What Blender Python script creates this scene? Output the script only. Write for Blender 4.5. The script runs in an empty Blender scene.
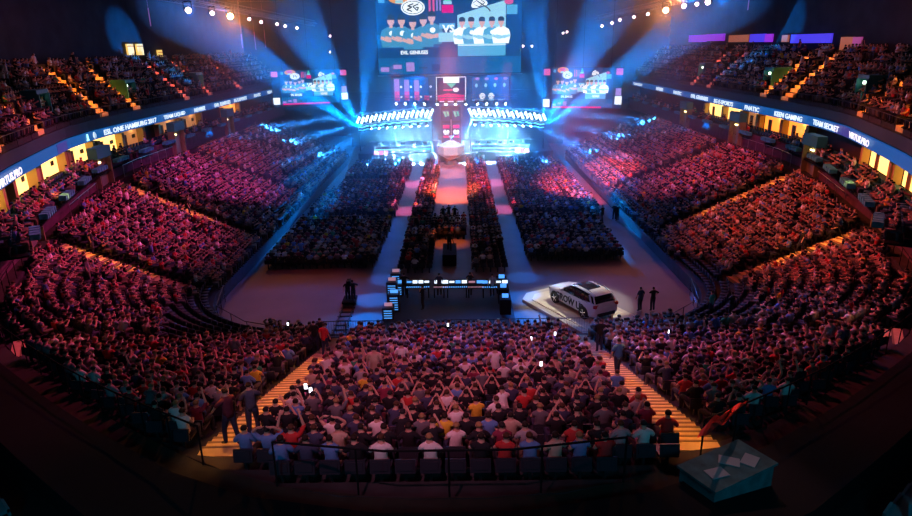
import bpy, bmesh, math, random
import numpy as np
from mathutils import Vector, Matrix
random.seed(7); rng = np.random.default_rng(7)
SC = bpy.context.scene
COL = SC.collection
PI = math.pi

# ------------------------------------------------------------------ camera
F = 640.0; PT = math.radians(18.3); RL = math.radians(1.0); YW = math.radians(-.45)
CAM = np.array([.3, 0, 16.5])
def ray(px, py):
    x = px-456.; y = 258.-py
    c, s = math.cos(-RL), math.sin(-RL); x, y = x*c-y*s, x*s+y*c
    d = (x/F, 1., y/F)
    c, s = math.cos(PT), math.sin(PT); d = (d[0], d[1]*c+d[2]*s, -d[1]*s+d[2]*c)
    c, s = math.cos(-YW), math.sin(-YW)
    return np.array([d[0]*c-d[1]*s, d[0]*s+d[1]*c, d[2]])
def atz(px, py, z): d = ray(px, py); return CAM+d*((z-CAM[2])/d[2])
def aty(px, py, y): d = ray(px, py); return CAM+d*((y-CAM[1])/d[1])
def atx(px, py, x): d = ray(px, py); return CAM+d*((x-CAM[0])/d[0])
fw = Vector(ray(456, 258)).normalized()
rt = Vector(ray(457, 258)-ray(456, 258)).normalized(); up = rt.cross(fw)
cd = bpy.data.cameras.new('camera'); cam = bpy.data.objects.new('camera', cd); COL.objects.link(cam)
M = Matrix((rt, up, -fw)).transposed().to_4x4(); M.translation = Vector(CAM)
cam.matrix_world = M
cd.sensor_width = 36; cd.lens = 36*F/912; cd.clip_end = 400; cd.clip_start = .1
SC.camera = cam
SC.view_settings.view_transform = 'Standard'; SC.view_settings.look = 'None'
SC.view_settings.gamma = 1; SC.view_settings.use_curve_mapping = False

# ------------------------------------------------------------------ materials
MATS = {}
def mat(name, col=(.5, .5, .5), rough=.6, metal=0., emit=None, es=1., var=0., vscale=3., bump=0., spec=.4):
    if name in MATS: return MATS[name]
    m = bpy.data.materials.new(name); m.use_nodes = True; nt = m.node_tree
    b = nt.nodes['Principled BSDF']
    b.inputs['Base Color'].default_value = (*col, 1); b.inputs['Roughness'].default_value = rough
    b.inputs['Metallic'].default_value = metal; b.inputs['Specular IOR Level'].default_value = spec
    if emit: b.inputs['Emission Color'].default_value = (*emit, 1); b.inputs['Emission Strength'].default_value = es; m.cycles.emission_sampling = 'NONE'
    if var or bump:
        tc = nt.nodes.new('ShaderNodeTexCoord'); n = nt.nodes.new('ShaderNodeTexNoise')
        n.inputs['Scale'].default_value = vscale; n.inputs['Detail'].default_value = 6
        nt.links.new(tc.outputs['Object'], n.inputs['Vector'])
        if var:
            r = nt.nodes.new('ShaderNodeMapRange'); r.inputs['From Min'].default_value = .3; r.inputs['From Max'].default_value = .7
            r.inputs['To Min'].default_value = 1-var; r.inputs['To Max'].default_value = 1+var
            nt.links.new(n.outputs['Fac'], r.inputs['Value'])
            v = nt.nodes.new('ShaderNodeVectorMath'); v.operation = 'SCALE'; v.inputs[0].default_value = col
            nt.links.new(r.outputs['Result'], v.inputs['Scale']); nt.links.new(v.outputs['Vector'], b.inputs['Base Color'])
        if bump:
            bp = nt.nodes.new('ShaderNodeBump'); bp.inputs['Strength'].default_value = bump; bp.inputs['Distance'].default_value = .02
            nt.links.new(n.outputs['Fac'], bp.inputs['Height']); nt.links.new(bp.outputs['Normal'], b.inputs['Normal'])
    MATS[name] = m; return m
def attr_mat(name, kind, key, rough=.8):
    m = bpy.data.materials.new(name); m.use_nodes = True; nt = m.node_tree; b = nt.nodes['Principled BSDF']
    b.inputs['Roughness'].default_value = rough; b.inputs['Specular IOR Level'].default_value = .25
    if kind == 'attr':
        a = nt.nodes.new('ShaderNodeAttribute'); a.attribute_name = key; nt.links.new(a.outputs['Vector'], b.inputs['Base Color'])
    else:
        a = nt.nodes.new('ShaderNodeObjectInfo'); tc = nt.nodes.new('ShaderNodeTexCoord'); n = nt.nodes.new('ShaderNodeTexNoise')
        n.inputs['Scale'].default_value = 9; nt.links.new(tc.outputs['Object'], n.inputs['Vector'])
        r = nt.nodes.new('ShaderNodeMapRange'); r.inputs['To Min'].default_value = .75; r.inputs['To Max'].default_value = 1.25
        nt.links.new(n.outputs['Fac'], r.inputs['Value'])
        v = nt.nodes.new('ShaderNodeVectorMath'); v.operation = 'SCALE'
        nt.links.new(a.outputs['Color'], v.inputs[0]); nt.links.new(r.outputs['Result'], v.inputs['Scale'])
        nt.links.new(v.outputs['Vector'], b.inputs['Base Color'])
    return m
M_CROWD = attr_mat('crowd_cloth', 'attr', 'tint')
M_TINT = attr_mat('tinted_cloth', 'obj', '')
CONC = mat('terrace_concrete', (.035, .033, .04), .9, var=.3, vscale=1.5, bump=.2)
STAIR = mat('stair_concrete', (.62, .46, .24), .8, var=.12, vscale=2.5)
FLOOR = mat('arena_floor_cover', (.18, .155, .155), .6, var=.12, vscale=.4, bump=.1)
BLACK = mat('black_paint', (.008, .009, .012), .8, spec=.1)
SHADE = mat('near_wall_shade', (.004, .006, .008), .9, spec=.05)  # near end of the bowl wall, its shade put into the colour
DARK = mat('dark_metal', (.05, .05, .06), .45, .6)
STEEL = mat('rail_steel', (.35, .33, .3), .35, .9)
DRAPE = mat('purple_black_drape', (.10, .045, .075), .95, var=.25, vscale=2.2, bump=.5)
TEAL = mat('teal_seat_cover', (.03, .22, .26), .6)
SEATM = mat('seat_plastic', (.025, .027, .04), .45)
SHOE = mat('dark_shoe', (.03, .03, .03), .7)
WHITE = mat('white_paint', (.8, .8, .8), .3, spec=.6)
def skin_mat(): return mat('skin', (.55, .34, .25), .6)

# ------------------------------------------------------------------ mesh helpers
class MB:
    def __init__(s): s.v = []; s.f = []; s.mi = []
    def add(s, vs, fs, mi=0):
        o = len(s.v); s.v += [tuple(v) for v in vs]; s.f += [tuple(i+o for i in f) for f in fs]; s.mi += [mi]*len(fs)
    def box(s, c, size, rz=0, mi=0, rx=0, ry=0):
        h = [q/2 for q in size]; R = Matrix.Rotation(rz, 3, 'Z') @ Matrix.Rotation(ry, 3, 'Y') @ Matrix.Rotation(rx, 3, 'X'); c = Vector(c)
        vs = [c+R@Vector((x*h[0], y*h[1], z*h[2])) for z in (-1, 1) for y in (-1, 1) for x in (-1, 1)]
        s.add(vs, [(0, 2, 3, 1), (4, 5, 7, 6), (0, 1, 5, 4), (2, 6, 7, 3), (0, 4, 6, 2), (1, 3, 7, 5)], mi)
    def tube(s, a, b, r, n=6, r2=None, mi=0, caps=True):
        a, b = Vector(a), Vector(b); d = (b-a).normalized(); r2 = r if r2 is None else r2
        u = d.orthogonal().normalized(); w = d.cross(u)
        ring = lambda p, q: [p+(u*math.cos(2*PI*i/n)+w*math.sin(2*PI*i/n))*q for i in range(n)]
        vs = ring(a, r)+ring(b, r2); fs = [(i, (i+1) % n, n+(i+1) % n, n+i) for i in range(n)]
        if caps: fs += [tuple(range(n))[::-1], tuple(range(n, 2*n))]
        s.add(vs, fs, mi)
    def path(s, pts, r, n=6, mi=0):
        for a, b in zip(pts, pts[1:]): s.tube(a, b, r, n, mi=mi)
    def lathe(s, prof, n=16, c=(0, 0, 0), axis='Z', mi=0):
        vs = []
        for r, h in prof:
            for i in range(n):
                a = 2*PI*i/n; p = (r*math.cos(a), r*math.sin(a), h)
                if axis == 'X': p = (h, p[0], p[1])
                if axis == 'Y': p = (p[0], h, p[1])
                vs.append((p[0]+c[0], p[1]+c[1], p[2]+c[2]))
        m = len(prof); fs = [(j*n+i, j*n+(i+1) % n, (j+1)*n+(i+1) % n, (j+1)*n+i) for j in range(m-1) for i in range(n)]
        fs += [tuple(range(n))[::-1], tuple(range((m-1)*n, m*n))]
        s.add(vs, fs, mi)
    def prism(s, poly, t, fr, mi=0):
        # poly in (u,v) on frame fr=(origin,U,V,N) extruded by t along N
        o, U, V, N = [Vector(q) for q in fr]; n = len(poly)
        vs = [o+U*u+V*v for u, v in poly]+[o+U*u+V*v+N*t for u, v in poly]
        s.add(vs, [tuple(range(n))[::-1], tuple(range(n, 2*n))]+[(i, (i+1) % n, n+(i+1) % n, n+i) for i in range(n)], mi)
    def build(s, name, ms, parent=None, loc=None, smooth=False):
        me = bpy.data.meshes.new(name); me.from_pydata(s.v, [], s.f)
        for m in (ms if isinstance(ms, (list, tuple)) else [ms]): me.materials.append(m)
        if any(s.mi): me.polygons.foreach_set('material_index', s.mi)
        bm = bmesh.new(); bm.from_mesh(me); bmesh.ops.recalc_face_normals(bm, faces=bm.faces); bm.to_mesh(me); bm.free()
        if smooth: me.shade_smooth()
        o = bpy.data.objects.new(name, me); COL.objects.link(o)
        if parent: o.parent = parent
        if loc is not None: o.location = loc
        return o
def tag(o, label=None, cat=None, group=None, kind=None):
    for k, v in (('label', label), ('category', cat), ('group', group), ('kind', kind)):
        if v: o[k] = v
    return o
def empty(name, loc=(0, 0, 0), rz=0, label=None, cat=None, group=None):
    o = bpy.data.objects.new(name, None); COL.objects.link(o); o.location = loc; o.rotation_euler = (0, 0, rz); o.empty_display_size = .2
    return tag(o, label, cat, group)
def bx(name, c, size, m, parent=None, rz=0, bev=0):
    b = MB(); b.box((0, 0, 0), size); o = b.build(name, m, parent, c); o.rotation_euler = (0, 0, rz)
    if bev:
        md = o.modifiers.new('b', 'BEVEL'); md.width = bev; md.segments = 2
    return o
ORD = 'zeroth first second third fourth fifth sixth seventh eighth ninth tenth eleventh twelfth thirteenth fourteenth fifteenth sixteenth seventeenth eighteenth nineteenth twentieth'.split()
TENS = {20: 'twenty', 30: 'thirty', 40: 'forty'}
def ordw(n):
    if n <= 20: return ORD[n]
    t = n//10*10; return TENS.get(t, 'fifty')+('-'+ORD[n-t] if n-t else '')

# ------------------------------------------------------------------ plan of the bowl
HW, Y0, RR, YE = 16.3, 33.2, 8.0, 97.0
def sdf(x, y):
    qx = abs(x)-(HW-RR); qy = (Y0+RR)-y
    return math.hypot(max(qx, 0), max(qy, 0))+min(max(qx, qy), 0)-RR
def slope(y):
    t = min(max((y-38)/22, 0), 1); return .31+.1*t*t*(3-2*t)
def tz(x, y, d=None): return .9+slope(y)*max(sdf(x, y) if d is None else d, 0)
BACK = [(0, 10.6), (3, 11.0), (6, 12.9), (10.8, 17.2), (15.6, 21.6), (19.7, 25.2), (22.3, 28.5), (24.3, 32), (26.4, 37), (27.9, 43), (28.8, 50), (29.2, 56), (29.1, 66), (28.9, 78), (28.7, 100), (28.7, 112)]
BACKP = [(-x, y) for x, y in BACK[:0:-1]]+BACK
RIB = [(22.3, 29.4), (24.3, 32.5), (26.4, 38), (28.5, 44.5), (30.2, 50), (31.1, 55.5), (31.3, 62), (31.3, 118)]
def seglen(pts): return np.array([0]+list(np.cumsum([math.dist(a, b) for a, b in zip(pts, pts[1:])])))
class Curve2:
    """polyline with outward normals (to the left of travel when flip=False)"""
    def __init__(s, pts, flip=1):
        s.p = np.array(pts, float); s.s = seglen(pts); s.L = s.s[-1]; s.flip = flip
    def at(s, t):
        q = np.array([np.interp(t, s.s, s.p[:, 0]), np.interp(t, s.s, s.p[:, 1])])
        e = .6; a = np.array([np.interp(max(t-e, 0), s.s, s.p[:, k]) for k in (0, 1)]); b = np.array([np.interp(min(t+e, s.L), s.s, s.p[:, k]) for k in (0, 1)])
        d = (b-a)/max(np.linalg.norm(b-a), 1e-9); return q, np.array([-d[1], d[0]])*s.flip
fp = [(-HW, y) for y in np.arange(YE, Y0+RR, -1.5)]
fp += [(-(HW-RR)-RR*math.cos(a), Y0+RR-RR*math.sin(a)) for a in np.linspace(0, PI/2, 13)]
fp += [(x, Y0) for x in np.linspace(-(HW-RR), HW-RR, 12)[1:-1]]
fp += [((HW-RR)+RR*math.sin(a), Y0+RR-RR*math.cos(a)) for a in np.linspace(0, PI/2, 13)]
fp += [(HW, y) for y in np.arange(Y0+RR+1.5, YE+.1, 1.5)]
def fnorm(x, y):
    cx = min(max(x, -(HW-RR)), HW-RR); cy = max(y, Y0+RR)
    n = np.array([x-cx, y-cy]) if (abs(x) >= HW-RR or y < Y0+RR) else np.array([0, -1.])
    return n/np.linalg.norm(n)
def raypoly(p, n, poly):
    best = 99.
    for a, b in zip(poly, poly[1:]):
        e = (b[0]-a[0], b[1]-a[1]); den = n[0]*e[1]-n[1]*e[0]
        if abs(den) < 1e-9: continue
        w = (a[0]-p[0], a[1]-p[1]); t = (w[0]*e[1]-w[1]*e[0])/den; u = (w[0]*n[1]-w[1]*n[0])/den
        if t > 0 and -1e-6 <= u <= 1+1e-6: best = min(best, t)
    return best
FR = []
for x, y in fp:
    n = fnorm(x, y); FR.append((x, y, n[0], n[1], raypoly((x, y), n, BACKP)))
TR = .8
def strip_mesh(b, rows, mi=0):
    for r0, r1 in zip(rows, rows[1:]):
        for i in range(len(r0)-1):
            q = [r0[i], r0[i+1], r1[i+1], r1[i]]
            if math.dist(q[0], q[3]) < 1e-4 and math.dist(q[1], q[2]) < 1e-4: continue
            b.add(q, [(0, 1, 2, 3)], mi)
# seating terrace: stepped rows clipped by the back edge
b = MB(); rows = [[(x, y, -.02) for x, y, *_ in FR], [(x, y, .9) for x, y, *_ in FR]]
for k in range(30):
    d0, d1 = k*TR, (k+1)*TR
    def P(f, d, z_of):
        d = min(d, f[4]); x, y = f[0]+f[2]*d, f[1]+f[3]*d; dd = min(z_of, f[4]); X, Y = f[0]+f[2]*dd, f[1]+f[3]*dd
        return (x, y, tz(X, Y, dd))
    rows.append([P(f, d0, d0) for f in FR]); rows.append([P(f, d1, d0) for f in FR])
strip_mesh(b, rows)
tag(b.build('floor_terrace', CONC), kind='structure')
# walkway and parapet  behind the last row
wk = []
bp = [p for p in BACKP]
BC = Curve2(bp, -1)
ts = np.linspace(0, BC.L, 90)
def ztop(y, zb):
    t = min(max((y-27)/7, 0), 1); return zb+.25+(7.6-zb-.25)*t
r0, r1, r2, r3, r4 = [], [], [], [], []
for t in ts:
    q, n = BC.at(t); zb = tz(q[0], q[1]); zt = ztop(q[1], zb)
    r0.append((q[0], q[1], zb)); r1.append((q[0]+n[0]*.75, q[1]+n[1]*.75, zb)); r2.append((q[0]+n[0]*.75, q[1]+n[1]*.75, zt)); r3.append((q[0]+n[0]*2.6, q[1]+n[1]*2.6, zt))
    r4.append((q[0]+n[0]*2.6, q[1]+n[1]*2.6, zt-.6))
b = MB(); strip_mesh(b, [r0, r1]); tag(b.build('floor_walkway', mat('walkway_concrete', (.03, .028, .02), .9, var=.2)), kind='structure')
for nm_, m_, f_ in (('wall_bowl', DRAPE, lambda p: p[1] > 29.5), ('wall_near', SHADE, lambda p: p[1] <= 31)):
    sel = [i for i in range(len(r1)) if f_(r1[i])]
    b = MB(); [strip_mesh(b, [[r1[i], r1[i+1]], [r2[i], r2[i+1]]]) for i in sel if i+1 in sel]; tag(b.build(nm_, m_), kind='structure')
b = MB(); strip_mesh(b, [r2, r3, r4]); tag(b.build('floor_balcony', BLACK), kind='structure')
# arena floor, outer ground and ceiling
b = MB(); b.box((0, 72, -.06), (64, 150, .1)); tag(b.build('floor', FLOOR), kind='structure')
# ------------------------------------------------------------------ people
def skel(pose, stand=False, leanx=0., rnd=None, dims=1.):
    """joints (name -> position, radius, parent); x right, y the way the person faces"""
    r = rnd or random.Random(1)
    J = {}
    def j(n, p, rad, par=None): J[n] = [Vector(p), rad, par]
    if stand:
        hz = .93
        j('pelvis', (0, 0, hz), (.145, .105)); j('waist', (0, .0, hz+.15), (.13, .095), 'pelvis'); j('chest', (0, -.005, hz+.34), (.16, .11), 'waist')
    else:
        hz = .50; ly = {'lean': .16, 'back': -.08}.get(pose, -.02)
        j('pelvis', (0, 0, hz), (.15, .12)); j('waist', (0, ly*.3, hz+.15), (.13, .10), 'pelvis'); j('chest', (0, ly, hz+.35), (.16, .11), 'waist')
    c = J['chest'][0]
    j('nbase', c+Vector((leanx*.3, .01, .13)), (.085, .07), 'chest'); j('neck', c+Vector((leanx*.35, .025, .20)), (.052, .052), 'nbase')
    hd = {'lean': .06, 'turn': .02}.get(pose, .03)
    j('head', c+Vector((leanx*.4, hd+.01, .29)), (.076, .09), 'neck'); j('crown', c+Vector((leanx*.45, hd, .38)), (.07, .082), 'head')
    arms = {'rest': [(.24, .03, -.10), (.14, .26, -.22), (.09, .34, -.22)], 'up': [(.30, .06, .22), (.24, .08, .46), (.21, .10, .56)],
            'phone': [(.23, .10, -.08), (.10, .33, .06), (.05, .37, .12)], 'head': [(.34, .05, .16), (.18, -.03, .32), (.11, -.06, .34)],
            'cross': [(.24, .06, -.09), (.02, .20, -.06), (-.08, .21, -.03)], 'down': [(.24, -.02, -.12), (.27, .06, -.37), (.27, .09, -.46)],
            'swing': [(.24, .10, -.11), (.25, .28, -.30), (.25, .34, -.37)], 'hip': [(.34, -.03, -.08), (.20, .08, -.26), (.13, .12, -.28)]}
    pa = {'rest': ('rest', 'rest'), 'cheer': ('up', 'up'), 'oneup': ('up', 'rest'), 'phone': ('phone', 'phone'), 'lean': ('phone', 'rest'), 'back': ('head', 'head'),
          'turn': ('cross', 'rest'), 'cross': ('cross', 'cross'), 'stand': ('down', 'down'), 'walk': ('swing', 'down'), 'hip': ('hip', 'cross'), 'point': ('phone', 'swing')}[pose]
    for sx, nm, ap in ((1, 'R', pa[0]), (-1, 'L', pa[1])):
        A = arms[ap]; S = c+Vector((.165*sx+leanx*.2, .0, .085)); b0 = c+Vector((0, 0, .08))
        pt = [b0+Vector((q[0]*sx, q[1], q[2])) for q in A]
        j('sho'+nm, S, (.062, .06), 'nbase'); j('elb'+nm, pt[0], (.042, .042), 'sho'+nm); j('wri'+nm, pt[1], (.030, .028), 'elb'+nm)
        j('palm'+nm, pt[2], (.038, .022), 'wri'+nm)
        d = (pt[2]-pt[1]).normalized(); side = d.cross(Vector((0, 0, 1)) if abs(d.z) < .8 else Vector((0, 1, 0))).normalized(); crl = side.cross(d)
        for k, (o, ln) in enumerate(((-.027, .060), (-.009, .072), (.009, .068), (.027, .052))):
            q = pt[2]+side*o+d*.03; j(f'fa{k}{nm}', q+d*ln*.55, .0095, 'palm'+nm); j(f'fb{k}{nm}', q+d*ln+crl*ln*.35, .008, f'fa{k}{nm}')
        q = pt[2]-d*.015-side*.04*sx; j('ta'+nm, q, .011, 'palm'+nm); j('tb'+nm, q+d*.035-side*.014*sx, .009, 'ta'+nm)
        if stand:
            f = {'walk': .2*sx, 'point': -.16*sx}.get(pose, .03*sx)
            j('hip'+nm, (.09*sx, 0, hz-.07), (.088, .09), 'pelvis'); j('kne'+nm, (.10*sx, f*.6+.03, .50), (.058, .06), 'hip'+nm)
            j('ank'+nm, (.11*sx, f-.03, .10), (.042, .045), 'kne'+nm); j('toe'+nm, (.13*sx, f+.14, .045), (.042, .032), 'ank'+nm)
        else:
            sp = .03 if r.random() < .5 else .09
            j('hip'+nm, (.095*sx, .05, hz-.02), (.09, .085), 'pelvis'); j('kne'+nm, ((.10+sp)*sx, .44, .50), (.062, .062), 'hip'+nm)
            j('ank'+nm, ((.10+sp)*sx, .40, .11), (.043, .045), 'kne'+nm); j('toe'+nm, ((.12+sp)*sx, .56, .045), (.04, .032), 'ank'+nm)
    return J
def region(n):
    if n[:2] in ('fa', 'fb', 'ta', 'tb') or n[:4] == 'palm' or n[:3] == 'wri': return 'hand'
    if n in ('neck', 'head', 'crown'): return 'head'
    if n[:3] == 'elb': return 'fore'
    if n in ('chest', 'waist', 'nbase') or n[:3] == 'sho': return 'top'
    if n[:3] in ('ank', 'toe'): return 'foot' if n[:3] == 'toe' else 'leg'
    return 'leg'
def grow(J, fingers=True, sub=1):
    names = [n for n in J if fingers or not (n[:2] in ('fa', 'fb', 'ta', 'tb'))]
    idx = {n: i for i, n in enumerate(names)}
    me = bpy.data.meshes.new('skel'); me.from_pydata([J[n][0] for n in names], [(idx[J[n][2]], idx[n]) for n in names if J[n][2]], [])
    o = bpy.data.objects.new('skel', me); COL.objects.link(o)
    sk = o.modifiers.new('s', 'SKIN'); sk.use_smooth_shade = True
    for n in names:
        v = me.skin_vertices[0].data[idx[n]]; r = J[n][1]; v.radius = r if isinstance(r, tuple) else (r, r); v.use_root = n == 'pelvis'
    if sub: s = o.modifiers.new('u', 'SUBSURF'); s.levels = s.render_levels = sub
    dg = bpy.context.evaluated_depsgraph_get(); dg.update()
    ev = bpy.data.meshes.new_from_object(o.evaluated_get(dg))
    bpy.data.objects.remove(o)
    V = np.array([v.co for v in ev.vertices]); FS = [tuple(p.vertices) for p in ev.polygons]
    segs = [(np.array(J[J[n][2]][0]), np.array(J[n][0]), n) for n in names if J[n][2]]
    cen = np.array([V[list(f)].mean(0) for f in FS]); best = np.full(len(FS), 9.); reg = np.array(['top ']*len(FS), dtype='<U5')
    for a, c, n in segs:
        ab = c-a; t = np.clip(((cen-a)@ab)/(ab@ab), 0, 1); rr = J[n][1]; rr = rr[0] if isinstance(rr, tuple) else rr
        dd = np.linalg.norm(cen-(a+t[:, None]*ab), axis=1)-rr*.7; m = dd < best; best[m] = dd[m]; reg[m] = region(n)
    hp = np.array(J['head'][0]); isH = reg == 'head'
    reg[isH & (cen[:, 2] > hp[2]+.0) & ((cen[:, 1] < hp[1]+.02) | (cen[:, 2] > hp[2]+.09))] = 'hair'
    return V, FS, reg, cen
def shell(V, FS, reg, sel, name, off, m, z0=None):
    """clothing or hair: the body's own faces, moved outward and closed with an inner layer"""
    keep = [i for i, r in enumerate(reg) if r in sel]
    if not keep: return None
    ids = sorted({v for i in keep for v in FS[i]}); mp = {v: k for k, v in enumerate(ids)}
    me = bpy.data.meshes.new(name); me.from_pydata([tuple(V[v]) for v in ids], [], [tuple(mp[v] for v in FS[i]) for i in keep])
    bm = bmesh.new(); bm.from_mesh(me); bmesh.ops.recalc_face_normals(bm, faces=bm.faces); bm.normal_update()
    for v in bm.verts: v.co += v.normal*off
    g = bmesh.ops.solidify(bm, geom=bm.faces[:], thickness=off*.8)
    bm.to_mesh(me); bm.free(); me.materials.append(m); me.shade_smooth(); return me
def face_extras(V, FS, J):
    h = np.array(J['head'][0]); V = [tuple(v) for v in V]; FS = list(FS)
    def blob(c, s, n=6):
        o = len(V); rr = [(0, 0, -1), *[(math.cos(2*PI*i/n), math.sin(2*PI*i/n), 0) for i in range(n)], (0, 0, 1)]
        V.extend((c[0]+q[0]*s[0], c[1]+q[1]*s[1], c[2]+q[2]*s[2]) for q in rr)
        for i in range(n): FS.append((o, o+1+(i+1) % n, o+1+i)); FS.append((o+n+1, o+1+i, o+1+(i+1) % n))
    k = len(FS); blob(h+[0, .088, .01], (.012, .022, .022))
    for s in (1, -1): blob(h+[.078*s, .0, .015], (.012, .02, .03))
    k2 = len(FS)
    for s in (1, -1): blob(h+[.03*s, .082, .04], (.011, .006, .006))
    blob(h+[0, .080, -.03], (.024, .006, .006)); return V, FS, k2
HANDS = mat('lip_eye_dark', (.12, .05, .05), .5)
LIB = {}
def make_template(key, pose, stand=False, leanx=0., seed=1):
    J = skel(pose, stand, leanx, random.Random(seed)); V, FS, reg, cen = grow(J)
    V2, F2, k2 = face_extras(V, FS, J)
    me = bpy.data.meshes.new('person'); me.from_pydata(V2, [], F2); me.materials.append(skin_mat()); me.materials.append(SHOE); me.materials.append(HANDS)
    mi = [1 if i < len(reg) and reg[i] == 'foot' else 2 if i >= k2 else 0 for i in range(len(F2))]; me.polygons.foreach_set('material_index', mi)
    me.shade_smooth()
    LIB[key] = dict(body=me, long=shell(V, FS, reg, ('top', 'fore'), 'top', .013, M_TINT), short=shell(V, FS, reg, ('top',), 'top', .015, M_TINT),
                    legs=shell(V, FS, reg, ('leg',), 'trousers', .012, M_TINT), hair=shell(V, FS, reg, ('hair',), 'hair', .014, M_TINT))
    Vl, Fl, rl, cl = grow(J, fingers=False, sub=0)
    LOW[key] = (np.array(Vl, np.float32), Fl, rl)
LOW = {}
SEATED = [('rest', 0), ('rest', .05), ('rest', -.05), ('phone', 0), ('lean', .02), ('cross', -.03), ('cheer', 0), ('back', 0), ('oneup', .03), ('turn', -.04)]
for i, (p, lx) in enumerate(SEATED): make_template(f's{i}', p, False, lx, i)
STAND = ['stand', 'walk', 'hip', 'point']
for i, p in enumerate(STAND): make_template(f't{i}', p, True, 0, i+20)
POSEW = [.26, .17, .17, .13, .08, .12, .005, .015, .02, .03]
SHIRTS = [((.015, .015, .02), 'black', .42), ((.05, .06, .12), 'navy', .13), ((.14, .14, .16), 'grey', .12), ((.75, .74, .72), 'white', .12), ((.5, .04, .04), 'red', .09),
          ((.12, .25, .55), 'blue', .09), ((.33, .33, .36), 'light grey', .06), ((.22, .03, .07), 'maroon', .04), ((.75, .55, .05), 'yellow', .012), ((.05, .3, .15), 'green', .018), ((.5, .4, .3), 'beige', .03)]
SW = np.array([s[2] for s in SHIRTS]); SW /= SW.sum()
HAIRS = [((.02, .014, .01), 'dark'), ((.07, .035, .018), 'brown'), ((.3, .19, .08), 'fair'), ((.02, .02, .02), 'black')]
LEGS = [(.03, .04, .08), (.02, .02, .02), (.08, .08, .09), (.15, .12, .08)]
def add_person(loc, rz, key, shirt, hair, legs, long, label, group=None, name='person'):
    T = LIB[key]; r = bpy.data.objects.new(name, T['body']); COL.objects.link(r); r.location = loc; r.rotation_euler = (0, 0, rz)
    tag(r, label, 'person', group)
    for nm, me, c in (('top', T['long' if long else 'short'], shirt), ('trousers', T['legs'], legs), ('hair', T['hair'], hair)):
        o = bpy.data.objects.new(nm, me); COL.objects.link(o); o.parent = r; o.color = (*c, 1)
    return r
# ------------------------------------------------------------------ where people sit
def segd(p, a, b):
    a = np.array(a); b = np.array(b); p = np.array(p); ab = b-a; t = min(max(((p-a)@ab)/(ab@ab), 0), 1); return np.linalg.norm(p-a-ab*t)
STAIRS = []   # (front point, back point, half width, label)
for sx, c in ((-1, [(-6.3, 32.4), (-5.75, 13.4)]), (1, [(6.6, 32.4), (6.1, 13.6)])):
    STAIRS.append((*c, .62))
for sx in (-1, 1):
    STAIRS.append(((sx*12.2, 28.9), (sx*19.4, 24.7), .95))
    STAIRS.append(((sx*18.2, 39.6), (sx*27.2, 41.0), .75)); STAIRS.append(((sx*17.6, 52.1), (sx*28.6, 53.8), .75))
    STAIRS.append(((sx*17.2, 68.6), (sx*28.9, 68.6), .7)); STAIRS.append(((sx*17.2, 84), (sx*28.6, 84), .7))
EXL = [(-17.0, 40.4), (-15.0, 43.2), (-12.9, 39.1), (-10.2, 31.6), (-11.0, 28.7), (-12.9, 27.5), (-15.5, 30.5), (-16.8, 34.1)]
EXR = [(16.0, 46.8), (17.9, 42.7), (18.6, 38.6), (16.3, 31.0), (13.3, 30.1), (12, 33), (14.5, 40.2)]
def inpoly(p, poly):
    x, y = p; c = False
    for i in range(len(poly)):
        a, b = poly[i-1], poly[i]
        if (a[1] > y) != (b[1] > y) and x < (b[0]-a[0])*(y-a[1])/(b[1]-a[1])+a[0]: c = not c
    return c
SEATS = []  # x,y,z,rz,zone,row,occupied
def front_runs():
    yield 'L', [(-HW, YE-.5), (-HW, Y0+RR)], None
for k in range(29):
    d = k*TR+.42
    # walk along the offset curve by arc length
    pts = [(f[0]+f[2]*d, f[1]+f[3]*d, f[4], f[2], f[3]) for f in FR]
    S = seglen([p[:2] for p in pts]); A = np.array(pts)
    n = int(S[-1]/.54)
    for i in range(n):
        s = (i+.5)*S[-1]/n
        q = [np.interp(s, S, A[:, c]) for c in range(5)]
        if k*TR+TR > q[2]-.1: continue
        x, y = q[0], q[1]; nx, ny = q[3], q[4]
        near = min(((segd((x, y), a, c)-hw) for a, c, hw in STAIRS))
        if near < .22 or (k < 1 and abs(x) < 8.3): continue
        z = tz(x-nx*.3, y-ny*.3, k*TR)
        X, Y = x+nx*.08, y+ny*.08
        occ = rng.random() < (.86 if y < 33 and abs(x) < 7 else .90) and not inpoly((x, y), EXL) and not inpoly((x, y), EXR)
        if y > 92: occ = occ and rng.random() < .5
        face = math.atan2(-nx*-1, -ny*1) if False else math.atan2(nx, -ny)
        # turn towards the stage a little
        tgt = math.atan2(-(0-X), (100-Y)); df = (tgt-face+PI) % (2*PI)-PI; face2 = face+max(min(df, .45), -.45)*.6
        SEATS.append([X, Y, z, face, face2, k, occ, 'bowl', s])
# chairs on the arena floor
AISL = (-6.2, -4.7); AISR = (4.0, 5.5)
def fblock(x0, x1, y0, y1, p=.95, right=None):
    y = y0
    while y < y1:
        x = x0+.27
        while x < x1:
            if right is None or right(x, y): SEATS.append([x, y, 0., 0., 0., 0, rng.random() < p, 'floor', 0])
            x += .55
        y += .95
fblock(-4.6, -2.2, 83, 93); fblock(-4.6, -2.2, 62.6, 79.5); fblock(-4.6, 1.0, 52.6, 60.8, .95, lambda x, y: not (-2.0 < x < .95 and y < 55)); fblock(-4.6, -2.1, 46.5, 60.8, .4, lambda x, y: y < 52.5)
fblock(1.2, 3.9, 52, 94); fblock(1.2, 3.9, 46.5, 51.8, .5)
fblock(-14.6, -6.4, 82.5, 93.5, .92); fblock(-15.2, -6.4, 63.2, 79, .92, lambda x, y: x > -14 or y < 74); fblock(-15.2, -6.4, 47, 60.8, .9, lambda x, y: y > 47+(x+15)*.0)
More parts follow.
